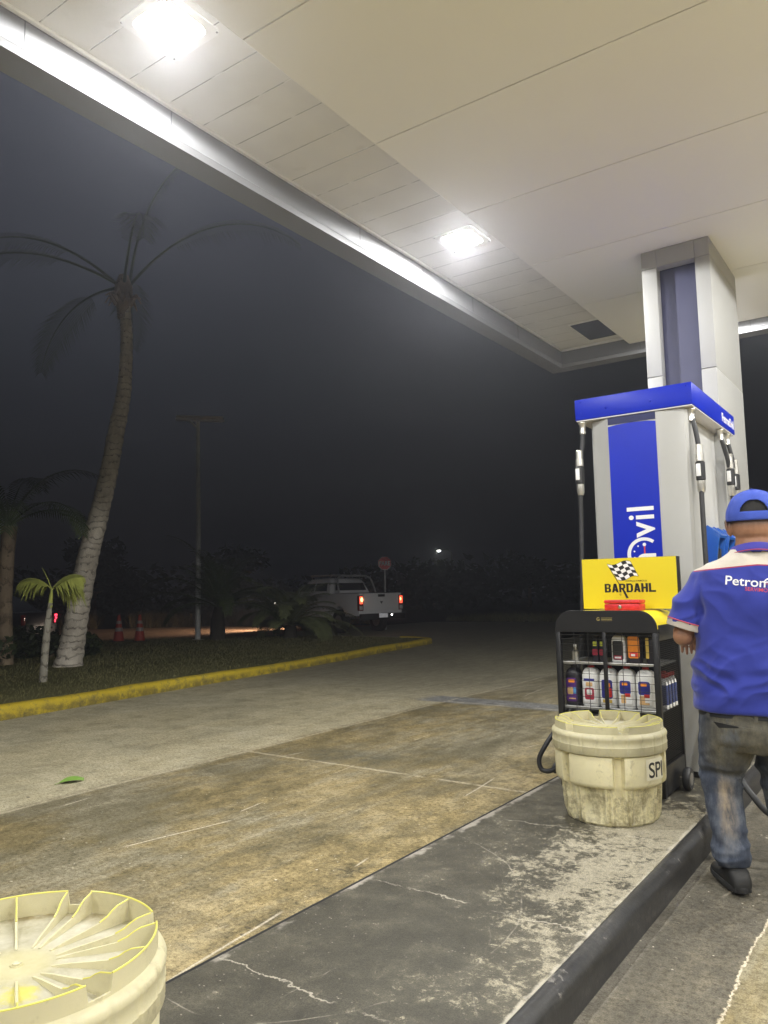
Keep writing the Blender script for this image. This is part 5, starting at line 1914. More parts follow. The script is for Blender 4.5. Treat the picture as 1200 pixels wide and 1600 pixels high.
def patch(poly, lift, n=14):
    """Cloth patch laid on the seat from an x,z quad (4 corners)."""
    t = bmesh.new()
    vs = []
    for j in range(n + 1):
        row = []
        for i in range(n + 1):
            u, v = i / n, j / n
            x = (poly[0][0] * (1 - u) + poly[1][0] * u) * (1 - v) + (poly[3][0] * (1 - u) + poly[2][0] * u) * v
            z = (poly[0][1] * (1 - u) + poly[1][1] * u) * (1 - v) + (poly[3][1] * (1 - u) + poly[2][1] * u) * v
            hit = tree.ray_cast(Vector((x, -0.6, z)), Vector((0, 1, 0)))[0]
            y = hit.y if hit is not None else -0.15
            row.append(t.verts.new((x, y - lift, z)))
        vs.append(row)
    for j in range(n):
        for i in range(n):
            t.faces.new((vs[j][i], vs[j][i + 1], vs[j + 1][i + 1], vs[j + 1][i]))
    r = bmesh.ops.extrude_face_region(t, geom=list(t.faces))
    for e in r['geom']:
        if isinstance(e, bmesh.types.BMVert):
            e.co.y += lift + 0.004
    return t


for s in (-1, 1):
    b = MB()
    c_ = -0.128 if s < 0 else 0.128
    b.merge(patch([(c_ - 0.092, 0.722), (c_ + 0.072, 0.708), (c_ + 0.066, 0.625), (c_ - 0.070, 0.625)], 0.0035))
    pk = b.build('pocket', M['denim'], jeans, angle=50)
b = MB()
b.merge(patch([(-0.215, 0.724), (-0.115, 0.7135), (-0.115, 0.708), (-0.195, 0.700)], 0.0042))
b.build('pocket_slit', M['sign_black'], jeans)
for x in (-0.235, -0.045, 0.03, 0.2):
    b = MB()
    b.merge(patch([(x - 0.007, 0.790), (x + 0.007, 0.790), (x + 0.007, 0.735), (x - 0.007, 0.735)], 0.006, 4))
    b.build('belt_loop', M['denim'], jeans)
b = MB()
ring = []
for k in range(56):
    a = 2 * PI * k / 56
    ring.append((0.281 * abs(math.cos(a)) ** .82 * (1 if math.cos(a) > 0 else -1), (0.164 if math.sin(a) < 0 else 0.176) * abs(math.sin(a)) ** .82 * (1 if math.sin(a) > 0 else -1), 0))
b.loft([[(x * k_, y * k_, z) for x, y, _ in ring] for k_, z in ((0.985, 0.742), (1.0, 0.744), (1.0, 0.772), (0.985, 0.774))], cap=False)
b.build('belt', simple('dark_belt', (0.012, 0.014, 0.022), 0.6), jeans)
bmT.free()

# --- shoes
for s, toe in ((-1, R(22)), (1, R(-6))):
    a = Vector(LEG[s][-1])
    b = MB()
    L_ = [(-0.098, 0.026, 0.0, 0.034), (-0.085, 0.040, 0.0, 0.075), (-0.05, 0.046, 0.0, 0.098), (0.0, 0.047, 0.0, 0.090), (0.05, 0.050, 0.0, 0.068), (0.10, 0.053, 0.0, 0.055), (0.15, 0.048, 0.0, 0.048), (0.185, 0.034, 0.0, 0.040), (0.20, 0.014, 0.004, 0.028)]
    rings = []
    for y, hw, z0_, z1_ in L_:
        ring = []
        for k in range(20):
            t_ = 2 * PI * k / 20
            c_, q_ = math.cos(t_), math.sin(t_)
            ring.append((hw * abs(c_) ** .7 * (1 if c_ > 0 else -1), y, (z0_ + z1_) / 2 + (z1_ - z0_) / 2 * abs(q_) ** .75 * (1 if q_ > 0 else -1)))
        rings.append(ring)
    b.loft(rings)
    xf = Matrix.Translation((a.x, a.y, 0.018)) @ Matrix.Rotation(toe, 4, 'Z')
    sh = b.build('shoe', M['shoe'], P, xf=xf, angle=60)
    b = MB()
    out = [(0.046, -0.06), (0.049, 0.0), (0.052, 0.05), (0.056, 0.10), (0.050, 0.155), (0.034, 0.192), (0.0, 0.206), (-0.034, 0.192), (-0.050, 0.155), (-0.056, 0.10), (-0.052, 0.05), (-0.049, 0.0), (-0.046, -0.06), (-0.034, -0.092), (0, -0.104), (0.034, -0.092)]
    b.prism(out, 0.001, 0.024, 'Z', bev=0.003)
    b.build('sole', simple('shoe_sole', (0.02, 0.02, 0.02), 0.75, 0, 0.2, 20), sh, xf=xf)

# --- cap: closed dome with an arched opening and strap at the back, visor ahead
b = MB()
na, ne = 96, 30
cc = Vector((0.0, 0.012, 1.600))
vs = {}


def cap_pt(a, e):
    """a: azimuth, 0 at the back; e: 0 rim .. 1 crown"""
    th = e * PI / 2
    rx, ry, rz = 0.117, 0.130, 0.143
    k_ = 1.0 + 0.03 * math.sin(th * 2) - 0.0
    x = -math.sin(a) * rx * math.cos(th) ** 0.86 * k_
    y = -math.cos(a) * ry * math.cos(th) ** 0.86 * k_
    z = rz * math.sin(th) ** 0.95 + (-0.004 * math.cos(a))
    p = cc + Vector((x, y, z))
    p += Vector((mnoise.noise(p * 22), mnoise.noise(p * 22 + Vector((4, 0, 0))), 0)) * 0.0022
    return p


for j in range(ne + 1):
    for i in range(na):
        vs[(i, j)] = b.bm.verts.new(cap_pt(2 * PI * i / na, j / ne * 0.985))
for j in range(ne):
    for i in range(na):
        a = 2 * PI * (i + .5) / na
        if a > PI:
            a -= 2 * PI
        e = (j + .5) / ne
        if e > 0.175 and (a / 0.53) ** 2 + ((e - 0.175) / 0.27) ** 2 < 1:
            continue
        b.bm.faces.new((vs[(i, j)], vs[((i + 1) % na, j)], vs[((i + 1) % na, j + 1)], vs[(i, j + 1)]))
b.bm.faces.new([vs[(i, ne)] for i in range(na)])
cap = b.build('cap', M['cap_blue'], P, angle=60)
so_ = cap.modifiers.new('thick', 'SOLIDIFY'); so_.thickness = 0.003; so_.offset = -1
b = MB()
vp = []
for k in range(25):
    a = R(-62 + 124 * k / 24)
    vp.append((0.119 * math.sin(a), 0.012 + 0.128 * math.cos(a)))
vo_ = []
for k in range(25):
    a = R(62 - 124 * k / 24)
    vo_.append((0.119 * math.sin(a) * 0.96, 0.012 + 0.128 * math.cos(a) + 0.075 * math.cos(a * 1.3)))
b.prism(vp + vo_, 1.594, 1.599, 'Z')
b.build('visor', M['cap_blue'], cap, xf=Matrix.Translation((0, 0, 0)))
b = MB(); b.ellip((0.0, 0.012, 1.743), (0.008, 0.008, 0.004), 14, 8)
b.build('button', M['cap_blue'], cap)
# seams of the six panels and the bound edge of the opening
b = MB()
for k in range(6):
    a = R(30 + 60 * k) if False else 2 * PI * k / 6
    pts = []
    for j in range(26):
        e = j / 25 * 0.97
        aa = a if a <= PI else a - 2 * PI
        if abs(aa) < 0.4 and e < 0.56:
            continue
        pts.append(cap_pt(a, e) * 1.0)
    if len(pts) > 3:
        b.tube(pts, 0.0012, 5)
arc = []
for k in range(31):
    t_ = PI * k / 30
    arc.append(cap_pt(0.53 * math.cos(t_), 0.175 + 0.27 * math.sin(t_)))
b.tube(arc, 0.0028, 6)
b.build('seam', M['cap_blue'], cap)
# hair seen through the opening
b = MB()
b.ellip((0, 0.008, 1.612), (0.103, 0.116, 0.122), 32, 20)
bmesh.ops.bisect_plane(b.bm, geom=list(b.bm.verts) + list(b.bm.edges) + list(b.bm.faces), plane_co=(0, 0, 1.598), plane_no=(0, -0.25, -1), clear_outer=True)
b.build('hair', M['hair'], P)
# ------------------------------------------------------------------ planting on the lawn
def bark_mat(name, lo, hi, ringf=0.0):
    n = NT(name)
    a = n.noise(5, 6, 0.7, vec=n.mapped((1, 1, 0.5)))
    c = n.ramp(a, [(0.32, lo), (0.66, hi)])
    if ringf:
        z = n.sep()[2]
        t = n.math('FRACT', n.math('ADD', n.math('MULTIPLY', z, ringf), n.math('MULTIPLY_ADD', n.noise(4.5, 4, 0.7), 2.6, -1.3)))
        k = n.ss(n.math('ABSOLUTE', n.math('SUBTRACT', t, 0.5)), 0.14, 0.03)
        c = n.mix(n.math('MULTIPLY', k, n.ss(n.noise(9, 5, 0.7), 0.35, 0.65)), c, tuple(x * 0.5 for x in lo))
        n.bump(n.math('ADD', n.math('MULTIPLY', k, -1), a), 0.7, 0.03)
    else:
        n.bump(a, 0.6, 0.02)
    n.set(Base_Color=c, Roughness=0.9)
    n.b.inputs['Specular IOR Level'].default_value = 0.15
    return n.m


def leaf_mat(name, lo, hi, rough=0.55):
    n = NT(name)
    a = n.noise(3, 4, 0.6)
    n.set(Base_Color=n.ramp(a, [(0.3, lo), (0.7, hi)]), Roughness=rough)
    n.b.inputs['Specular IOR Level'].default_value = 0.3
    return n.m


M['palm_bark'] = bark_mat('palm_bark', (0.40, 0.35, 0.28), (0.66, 0.60, 0.50), 8.0)
M['grey_bark'] = bark_mat('sapling_bark', (0.26, 0.24, 0.19), (0.40, 0.37, 0.30), 6.0)
M['warm_bark'] = bark_mat('warm_bark', (0.20, 0.15, 0.10), (0.34, 0.26, 0.17), 3.0)
M['dark_bark'] = bark_mat('dark_bark', (0.03, 0.026, 0.02), (0.07, 0.06, 0.045))
M['bush_frond'] = leaf_mat('bush_frond', (0.10, 0.12, 0.05), (0.20, 0.22, 0.09))
M['frond'] = leaf_mat('palm_frond', (0.035, 0.055, 0.015), (0.075, 0.10, 0.03))
M['frond_bright'] = leaf_mat('young_frond', (0.24, 0.27, 0.05), (0.42, 0.44, 0.10))
M['petiole'] = leaf_mat('petiole', (0.20, 0.19, 0.10), (0.30, 0.28, 0.16))
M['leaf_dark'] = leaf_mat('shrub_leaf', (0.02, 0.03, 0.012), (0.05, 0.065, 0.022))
M['leaf_mid'] = leaf_mat('tree_leaf', (0.035, 0.05, 0.015), (0.09, 0.11, 0.03))


def frond(mb, base, az, L, el, droop, nleaf, ll, w=0.022, stem=0.25, mi_leaf=0, mi_stem=1, rr=0.018, hang=0.5, seed=0):
    """Feather frond: arching rachis with two ranks of pointed leaflets."""
    rg = random.Random(seed)
    pts = []
    p = Vector(base)
    e = el
    N = 26
    for i in range(N + 1):
        pts.append(p.copy())
        d = Vector((math.cos(az) * math.cos(e), math.sin(az) * math.cos(e), math.sin(e)))
        p = p + d * L / N
        e -= droop / N * (0.35 + 1.3 * i / N)
    mb.tube(pts, [rr * (1 - 0.85 * i / N) for i in range(N + 1)], 6, mi=mi_stem)
    sidev = Vector((-math.sin(az), math.cos(az), 0))
    for k in range(nleaf):
        t = stem + (1 - stem) * (k + 0.5) / nleaf
        f = t * N
        i = min(int(f), N - 1)
        q = pts[i].lerp(pts[i + 1], f - i)
        d = (pts[min(i + 1, N)] - pts[i]).normalized()
        env = math.sin(PI * min(1, 0.12 + 0.88 * (t - stem) / (1 - stem)) ** 0.8) * 0.75 + 0.25
        for s in (-1, 1):
            l = ll * env * rg.uniform(0.85, 1.1)
            dirv = (sidev * s * 0.8 + d * 0.62 + Vector((0, 0, 0.12))).normalized()
            w_ = d.cross(dirv).cross(dirv).normalized() * w * rg.uniform(0.8, 1.1)
            m1 = q + dirv * l * 0.5 - Vector((0, 0, hang * l * 0.12))
            m2 = q + dirv * l * 0.96 - Vector((0, 0, hang * l * rg.uniform(0.35, 0.6)))
            mb.face([q - w_ * 0.3, m1 - w_ * 0.5, m1 + w_ * 0.5, q + w_ * 0.3], mi_leaf)
            mb.face([m1 - w_ * 0.5, m2, m1 + w_ * 0.5], mi_leaf)


def fronds_obj(parent, name, specs, mats):
    for s in specs:
        b = MB()
        frond(b, **s)
        b.build(name, mats, parent, smooth=False, recalc=False)


# tall leaning coconut palm
t = thing('coconut_palm', 'tall leaning coconut palm with thick ringed trunk on the lawn behind the small sapling', 'palm tree', (-12.57, 7.96, 0.08))
axis = [(0, 0, -0.05), (0.02, 0.03, 0.10), (0.07, 0.11, 0.75), (0.16, 0.25, 1.85), (0.27, 0.41, 2.75), (0.36, 0.53, 3.5), (0.43, 0.63, 4.3), (0.49, 0.72, 4.95), (0.51, 0.75, 5.5), (0.515, 0.76, 6.0), (0.50, 0.74, 6.5), (0.48, 0.71, 6.85)]
rad = [0.27, 0.235, 0.20, 0.185, 0.17, 0.16, 0.15, 0.135, 0.12, 0.11, 0.105, 0.10]
P3 = smooth3(axis, 10)
rr_ = []
for i in range(len(P3)):
    f = i / 10; k = min(int(f), len(rad) - 2)
    base_r = rad[k] * (1 - (f - k)) + rad[k + 1] * (f - k)
    rr_.append(base_r * (1 + 0.05 * math.sin(P3[i].z * 31) + 0.05 * mnoise.noise(Vector((0, 0, P3[i].z * 5)))))
b = MB(); b.tube(P3, rr_, 24)
b.build('trunk', M['palm_bark'], t, angle=60)
top = Vector((0.475, 0.70, 6.85))
b = MB()
b.lathe([(0.10, -0.4), (0.13, -0.15), (0.17, 0.05), (0.16, 0.25), (0.09, 0.45)], top, 20)
for k in range(14):
    a = 2 * PI * k / 14 + 0.3
    q = top + Vector((math.cos(a) * 0.13, math.sin(a) * 0.13, -0.15 + 0.05 * (k % 3)))
    b.tube([q, q + Vector((math.cos(a) * 0.12, math.sin(a) * 0.12, 0.15)), q + Vector((math.cos(a) * 0.20, math.sin(a) * 0.20, 0.10 - 0.1 * (k % 2)))], [0.035, 0.04, 0.012], 6)
b.build('crown_base', M['warm_bark'], t)
SP_ = []
for k, (az, L, el, dr) in enumerate(((R(50), 3.9, R(54), R(98)), (R(58), 3.2, R(84), R(45)), (R(235), 3.4, R(40), R(120)), (R(250), 3.4, R(20), R(100)), (R(140), 3.4, R(35), R(115)), (R(330), 3.3, R(32), R(110)), (R(180), 3.2, R(8), R(90)))):
    SP_.append(dict(base=top + Vector((math.cos(az) * 0.10, math.sin(az) * 0.10, 0.25)), az=az, L=L, el=el, droop=dr, nleaf=56, ll=0.62, w=0.015, stem=0.30, rr=0.032, hang=1.0, seed=k))
fronds_obj(t, 'frond', SP_, [M['frond'], M['petiole']])

# young palm sapling near the kerb
t = thing('palm_sapling', 'slim grey palm sapling with three small fronds near the yellow kerb', 'palm sapling', (-10.567, 6.317, 0.08))
b = MB()
P3 = smooth3([(0, 0, -0.05), (0.005, 0.008, 0.25), (0.018, 0.03, 0.70), (0.03, 0.05, 1.0), (0.038, 0.063, 1.15)], 8)
b.tube(P3, [0.062, 0.062, 0.060] + [0.058] * 5 + [0.054] * 8 + [0.048] * 6 + [0.040] * 4 + [0.032] * (len(P3) - 26), 14)
b.build('trunk', M['grey_bark'], t, angle=60)
b = MB(); b.tube([(0.035, 0.058, 1.08), (0.043, 0.07, 1.25), (0.045, 0.075, 1.36)], [0.033, 0.026, 0.012], 10)
b.build('crown_shaft', M['frond_bright'], t)
tp = Vector((0.045, 0.075, 1.34))
fronds_obj(t, 'frond', [dict(base=tp, az=R(58), L=0.52, el=R(58), droop=R(95), nleaf=24, ll=0.32, w=0.05, stem=0.10, rr=0.008, hang=2.6, seed=1),
                        dict(base=tp, az=R(225), L=0.52, el=R(50), droop=R(100), nleaf=22, ll=0.30, w=0.050, stem=0.14, rr=0.008, hang=2.4, seed=2),
                        dict(base=tp, az=R(80), L=0.45, el=R(30), droop=R(70), nleaf=16, ll=0.32, w=0.050, stem=0.18, rr=0.007, hang=2.6, seed=3)], [M['frond_bright'], M['frond_bright']])
b = MB(); b.tube([tp, tp + Vector((-0.03, -0.05, 0.16)), tp + Vector((-0.07, -0.12, 0.33))], [0.009, 0.006, 0.002], 6)
b.build('spear_leaf', M['frond_bright'], t)


def leaf_cloud(mb, centers, n, size, rg, flat=0.5):
    for _ in range(n):
        c, r = rg.choice(centers)
        u = Vector((rg.gauss(0, 1), rg.gauss(0, 1), rg.gauss(0, 1))).normalized()
        rad_ = rg.random() ** 0.4
        p = Vector(c) + Vector((u.x * r[0], u.y * r[1], u.z * r[2])) * rad_
        a = Vector((rg.gauss(0, 1), rg.gauss(0, 1), rg.gauss(0, flat))).normalized()
        b_ = a.orthogonal().normalized()
        b_ = (b_ + a.cross(b_) * rg.uniform(-1, 1)).normalized()
        s = size * rg.uniform(0.6, 1.3)
        mb.face([p - a * s, p + b_ * s * 0.38, p + a * s, p - b_ * s * 0.38])


# stocky pale trunk at the left edge of the view, frond skirt in the dark
t = thing('stout_palm', 'short stout palm trunk with dark fronds behind the slim sapling', 'palm tree', (-14.06, 7.63, 0.05))
b = MB()
b.tube([(0, 0, -0.1), (0, 0, 0.5), (-0.01, -0.02, 1.2), (0.0, 0, 2.1), (0.01, 0.02, 2.6)], [0.17, 0.14, 0.13, 0.125, 0.14], 18)
b.build('trunk', M['warm_bark'], t)
fronds_obj(t, 'frond', [dict(base=(0, 0, 2.6), az=R(40 * k + 10), L=2.3, el=R(70 if k % 2 else 35), droop=R(120), nleaf=40, ll=0.55, w=0.03, stem=0.15, rr=0.02, hang=1.0, seed=20 + k) for k in range(9)], [M['frond'], M['petiole']])
# dark shrubs
for nm, lb, loc, cs, nn in (
        ('dark_shrub', 'low black shrub under the stout palm before the red tail lamp of the dark car', (-14.6, 6.4, 0.05), [((0, 0, 0.45), (0.9, 0.9, 0.5)), ((-0.9, -0.9, 0.5), (0.8, 0.8, 0.5)), ((0.35, 0.9, 0.35), (0.6, 0.7, 0.35))], 2600),
        ('dark_shrub', 'low black shrub between the stout palm and the tall leaning trunk', (-15.2, 8.7, 0.05), [((0, 0, 0.35), (0.8, 0.8, 0.35)), ((0.7, 0.7, 0.25), (0.5, 0.5, 0.3))], 1700)):
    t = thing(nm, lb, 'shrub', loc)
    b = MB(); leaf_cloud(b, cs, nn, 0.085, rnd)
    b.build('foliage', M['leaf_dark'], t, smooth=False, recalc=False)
    for c_, r_ in cs:
        b = MB()
        b.tube([(c_[0] * 0.4, c_[1] * 0.4, 0), (c_[0], c_[1], c_[2] + 0.1)], [0.03, 0.012], 6)
        b.build('stem', M['warm_bark'], t)

# bushy date palms by the road
def bush_palm(label, loc, n, L, ll, seed, h=0.5, mat=None):
    t = thing('bushy_palm', label, 'palm tree', loc)
    b = MB(); b.tube([(0, 0, -0.1), (0, 0, h * 0.6), (0.02, 0.02, h)], [0.22, 0.18, 0.12], 14)
    b.build('trunk', M['dark_bark'], t)
    rg = random.Random(seed)
    sp = []
    for k in range(n):
        sp.append(dict(base=(0, 0, h), az=2 * PI * k / n * 2.618 + rg.uniform(-.2, .2), L=L * rg.uniform(0.75, 1.1), el=R(rg.uniform(12, 82)), droop=R(rg.uniform(60, 115)), nleaf=46, ll=ll, w=0.030, stem=0.08, rr=0.018, hang=0.7, seed=seed + k))
    fronds_obj(t, 'frond', sp, [mat or M['frond'], mat or M['frond']])


bush_palm('bushy low palm with drooping fronds in front of the white pickup', (-14.35, 15.75, 0.06), 34, 2.1, 0.46, 50, 0.35, M['bush_frond'])
bush_palm('black bushy palm standing close beside the thin lamp pole', (-15.75, 14.4, 0.06), 26, 2.3, 0.45, 90, 0.9)

# ------------------------------------------------------------------ lamp pole with its panel
t = thing('solar_lamp_pole', 'thin unlit pole carrying a flat solar panel, rising from the lawn edge', 'lamp pole', (-16.434, 14.307, 0.05))
M['galv'] = simple('galvanised_steel', (0.60, 0.60, 0.58), 0.6, 0.0, 0.1)
b = MB(); b.tube([(0, 0, -0.1), (0, 0, 3.0), (-0.02, -0.02, 6.10)], [0.075, 0.065, 0.052], 14)
b.lathe([(0.16, 0.0), (0.16, 0.03), (0.08, 0.04)], (0, 0, 0), 14)
b.build('pole', M['galv'], t)
b = MB(); b.box(-0.05, 0.05, -0.65, 0.70, 6.12, 6.155, bev=0.006, rot=Matrix.Rotation(R(-41), 3, 'Z') , piv=(0, 0, 6.1))
b.box(-0.32, 0.32, -0.62, 0.66, 6.157, 6.19, bev=0.006, rot=Matrix.Rotation(R(-41), 3, 'Z'), piv=(0, 0, 6.1))
b.build('solar_panel', simple('panel_frame', (0.55, 0.56, 0.58), 0.5, 0.0), t)
b = MB(); b.tube([(-0.02, -0.02, 5.88), (-0.11, -0.13, 6.02), (-0.17, -0.2, 6.12)], 0.03, 8)
b.build('bracket', M['galv'], t)

# ------------------------------------------------------------------ traffic cones
M['cone'] = simple('cone_red', (0.42, 0.05, 0.03), 0.55, 0, 0.15)
M['cone_band'] = simple('cone_band', (0.35, 0.31, 0.28), 0.4)
M['cone_base'] = simple('cone_base', (0.03, 0.025, 0.025), 0.7)
for loc, lb in (((-18.05, 12.95, 0.05), 'red traffic cone on the lawn edge, nearer the leaning palm trunk'), ((-17.55, 13.25, 0.05), 'red traffic cone on the lawn edge, farther from the leaning palm trunk')):
    t = thing('traffic_cone', lb, 'traffic cone', loc, 0.3, 'pair of red traffic cones')
    b = MB(); b.box(-0.19, 0.19, -0.19, 0.19, 0.0, 0.045, bev=0.012)
    b.build('base', M['cone_base'], t)
    b = MB(); b.lathe([(0.15, 0.046), (0.145, 0.06), (0.035, 0.72), (0.03, 0.74), (0.022, 0.735)], (0, 0, 0), 24)
    b.build('body', M['cone'], t)
    for z0_, z1_ in ((0.30, 0.40), (0.50, 0.58)):
        b = MB(); r0_ = 0.145 - (z0_ - 0.06) / 0.66 * 0.11 + 0.003; r1_ = 0.145 - (z1_ - 0.06) / 0.66 * 0.11 + 0.003
        b.lathe([(r0_ - 0.002, z0_), (r0_, z0_ + 0.001), (r1_, z1_ - 0.001), (r1_ - 0.002, z1_)], (0, 0, 0), 24)
        b.build('band', M['cone_band'], t)

# ------------------------------------------------------------------ pickup truck
M['truck_white'] = simple('truck_white', (0.80, 0.80, 0.80), 0.3, 0, 0.03, 1.0, coat=0.4)
M['truck_glass'] = simple('truck_glass', (0.012, 0.013, 0.015), 0.08, 0, 0.02)
M['truck_black'] = simple('truck_black', (0.012, 0.012, 0.012), 0.55)
M['lit_red'] = emit('tail_lamp_lit', (1.0, 0.07, 0.02), 1.6)
M['lit_amber'] = emit('tail_lamp_hot', (1.0, 0.33, 0.10), 7.0)
M['lens_red'] = simple('lens_red', (0.18, 0.008, 0.008), 0.15)
M['lit_white'] = emit('small_white_lamp', (1, 0.96, 0.9), 9.0)
M['head_lit'] = emit('head_lamp_lit', (1, 0.9, 0.75), 4.0)
M['tyre'] = simple('tyre', (0.015, 0.015, 0.015), 0.75)
M['rim'] = simple('wheel_rim', (0.25, 0.25, 0.26), 0.35, 0.6)
TR = thing('pickup_truck', 'white double cab pickup seen from behind with lit tail lamps, half hidden by a palm', 'pickup truck', (-14.0, 19.55, -0.015), R(72.7))
TR.scale = (0.93, 1.0, 1.0)
b = MB()
# lower body by side profile, y forward from the tailgate
prof = [(0.02, 0.56), (0.02, 1.08), (0.03, 1.255), (1.55, 1.265), (1.60, 1.24), (4.0, 1.17), (4.15, 1.15), (5.15, 1.02), (5.27, 0.90), (5.30, 0.55), (5.15, 0.42), (4.75, 0.42), (4.72, 0.62), (4.58, 0.80), (4.38, 0.86), (4.18, 0.80), (4.04, 0.62), (4.02, 0.42), (1.50, 0.42), (1.48, 0.62), (1.34, 0.80), (1.14, 0.86), (0.94, 0.80), (0.80, 0.62), (0.78, 0.54)]
b.prism(prof, -0.90, 0.90, 'X', bev=0.03)
bodyo = b.build('body', M['truck_white'], TR, angle=30)
b = MB(); b.box(-0.76, 0.76, 0.10, 1.50, 1.262, 1.272)
b.build('bed_floor', M['truck_black'], TR)
b = MB()
rings = []
for z, y0_, y1_, hw in ((1.20, 1.60, 4.10, 0.86), (1.30, 1.61, 3.95, 0.85), (1.62, 1.75, 3.35, 0.72), (1.74, 1.88, 3.15, 0.66), (1.765, 2.1, 2.95, 0.58)):
    rings.append([(-hw, y0_ + 0.10, z), (-hw + 0.10, y0_, z), (hw - 0.10, y0_, z), (hw, y0_ + 0.10, z), (hw, y1_ - 0.1, z), (hw - 0.1, y1_, z), (-hw + 0.1, y1_, z), (-hw, y1_ - 0.1, z)])
b.loft(rings)
b.build('cab', M['truck_white'], TR, angle=40)
# windows set just proud of the cab skin
def cabq(z, side):
    t_ = (z - 1.30) / 0.32
    return 0.85 - 0.13 * t_
b = MB()
b.face([(-0.66, 1.607 + 0.04, 1.36), (0.66, 1.607 + 0.04, 1.36), (0.58, 1.73, 1.60), (-0.58, 1.73, 1.60)])
r_ = bmesh.ops.extrude_face_region(b.bm, geom=list(b.bm.faces))
for e in r_['geom']:
    if isinstance(e, bmesh.types.BMVert):
        e.co.y -= 0.022
b.build('rear_window', M['truck_glass'], TR)
for s in (-1, 1):
    for y0_, y1_, y2_, y3_ in ((1.90, 2.62, 2.62, 2.0), (2.72, 3.62, 3.28, 2.72)):
        b = MB()
        q = [(s * cabq(1.34, s), y0_, 1.34), (s * cabq(1.34, s), y1_, 1.34), (s * cabq(1.60, s), y2_, 1.60), (s * cabq(1.60, s), y3_, 1.60)]
        b.face(q)
        r_ = bmesh.ops.extrude_face_region(b.bm, geom=list(b.bm.faces))
        for e in r_['geom']:
            if isinstance(e, bmesh.types.BMVert):
                e.co.x += s * 0.006
        b.build('side_window', M['truck_glass'], TR)
b = MB(); b.face([(-0.70, 3.99, 1.28), (0.70, 3.99, 1.28), (0.58, 3.40, 1.64), (-0.58, 3.40, 1.64)])
b.build('windscreen', M['truck_glass'], TR)
# roof rack and roll hoop
b = MB()
for y in (1.95, 2.55, 3.1):
    b.tube([(-0.62, y, 1.74), (-0.62, y, 1.86), (0.62, y, 1.86), (0.62, y, 1.74)], 0.02, 8)
for x in (-0.62, 0.62):
    b.tube([(x, 1.90, 1.86), (x, 3.15, 1.86)], 0.02, 8)
b.tube(smooth3([(-0.78, 1.25, 1.25), (-0.74, 1.38, 1.60), (-0.60, 1.46, 1.80), (0, 1.47, 1.82), (0.60, 1.46, 1.80), (0.74, 1.38, 1.60), (0.78, 1.25, 1.25)], 6), 0.032, 10)
b.build('roof_rack', simple('rack_silver', (0.5, 0.5, 0.5), 0.35, 0.4), TR)
# tailgate with handle and badge
b = MB(); b.box(-0.735, 0.735, -0.012, 0.018, 0.72, 1.250, bev=0.012)
tg = b.build('tailgate', M['truck_white'], TR)
b = MB(); b.box(-0.735, 0.735, -0.002, 0.019, 0.66, 0.715, bev=0.006)
b.build('tailgate_sill', M['truck_white'], tg)
b = MB(); b.box(-0.14, 0.14, -0.022, -0.0125, 1.14, 1.215, bev=0.008)
b.build('handle', M['truck_black'], tg)
b = MB(); b.prism([(-0.06, 1.0), (0.06, 1.0), (0.0, 0.92)], -0.018, -0.0125, 'Y')
b.build('badge', M['truck_black'], tg)
for s in (-1, 1):
    b = MB()
    xa, xb = sorted((s * 0.745, s * 0.915))
    b.box(xa, xb, -0.015, 0.10, 0.72, 1.19, bev=0.02)
    tl = b.build('tail_lamp', M['lens_red'], TR)
    b = MB()
    b.ellip((s * 0.815, -0.012, 1.06), (0.055, 0.022, 0.075) if s < 0 else (0.032, 0.02, 0.05), 16, 10)
    b.build('tail_bulb', M['lit_amber'], tl)
    b = MB(); xa, xb = sorted((s * 0.77, s * 0.90)); b.box(xa, xb, -0.022, -0.0155, 0.93, 1.16, bev=0.004)
    b.build('tail_glow', M['lit_red'], tl)
    b = MB(); b.box(xa, xb, -0.019, -0.0155, 0.75, 0.87, bev=0.004)
    b.build('reverse_lens', M['galv'], tl)
b = MB(); b.box(-0.92, 0.92, -0.13, 0.0, 0.44, 0.63, bev=0.03)
bp = b.build('rear_bumper', M['truck_black'], TR)
b = MB(); b.box(-0.20, 0.16, -0.142, -0.1305, 0.50, 0.63, bev=0.004)
b.build('licence_plate', emit('plate_glow', (0.9, 0.9, 0.95), 0.10), bp)  # plate glows by itself in place of light from the plate lamp
b = MB(); b.ellip((0.33, -0.135, 0.575), (0.03, 0.015, 0.026), 12, 8)
b.build('plate_lamp', M['lit_white'], bp)
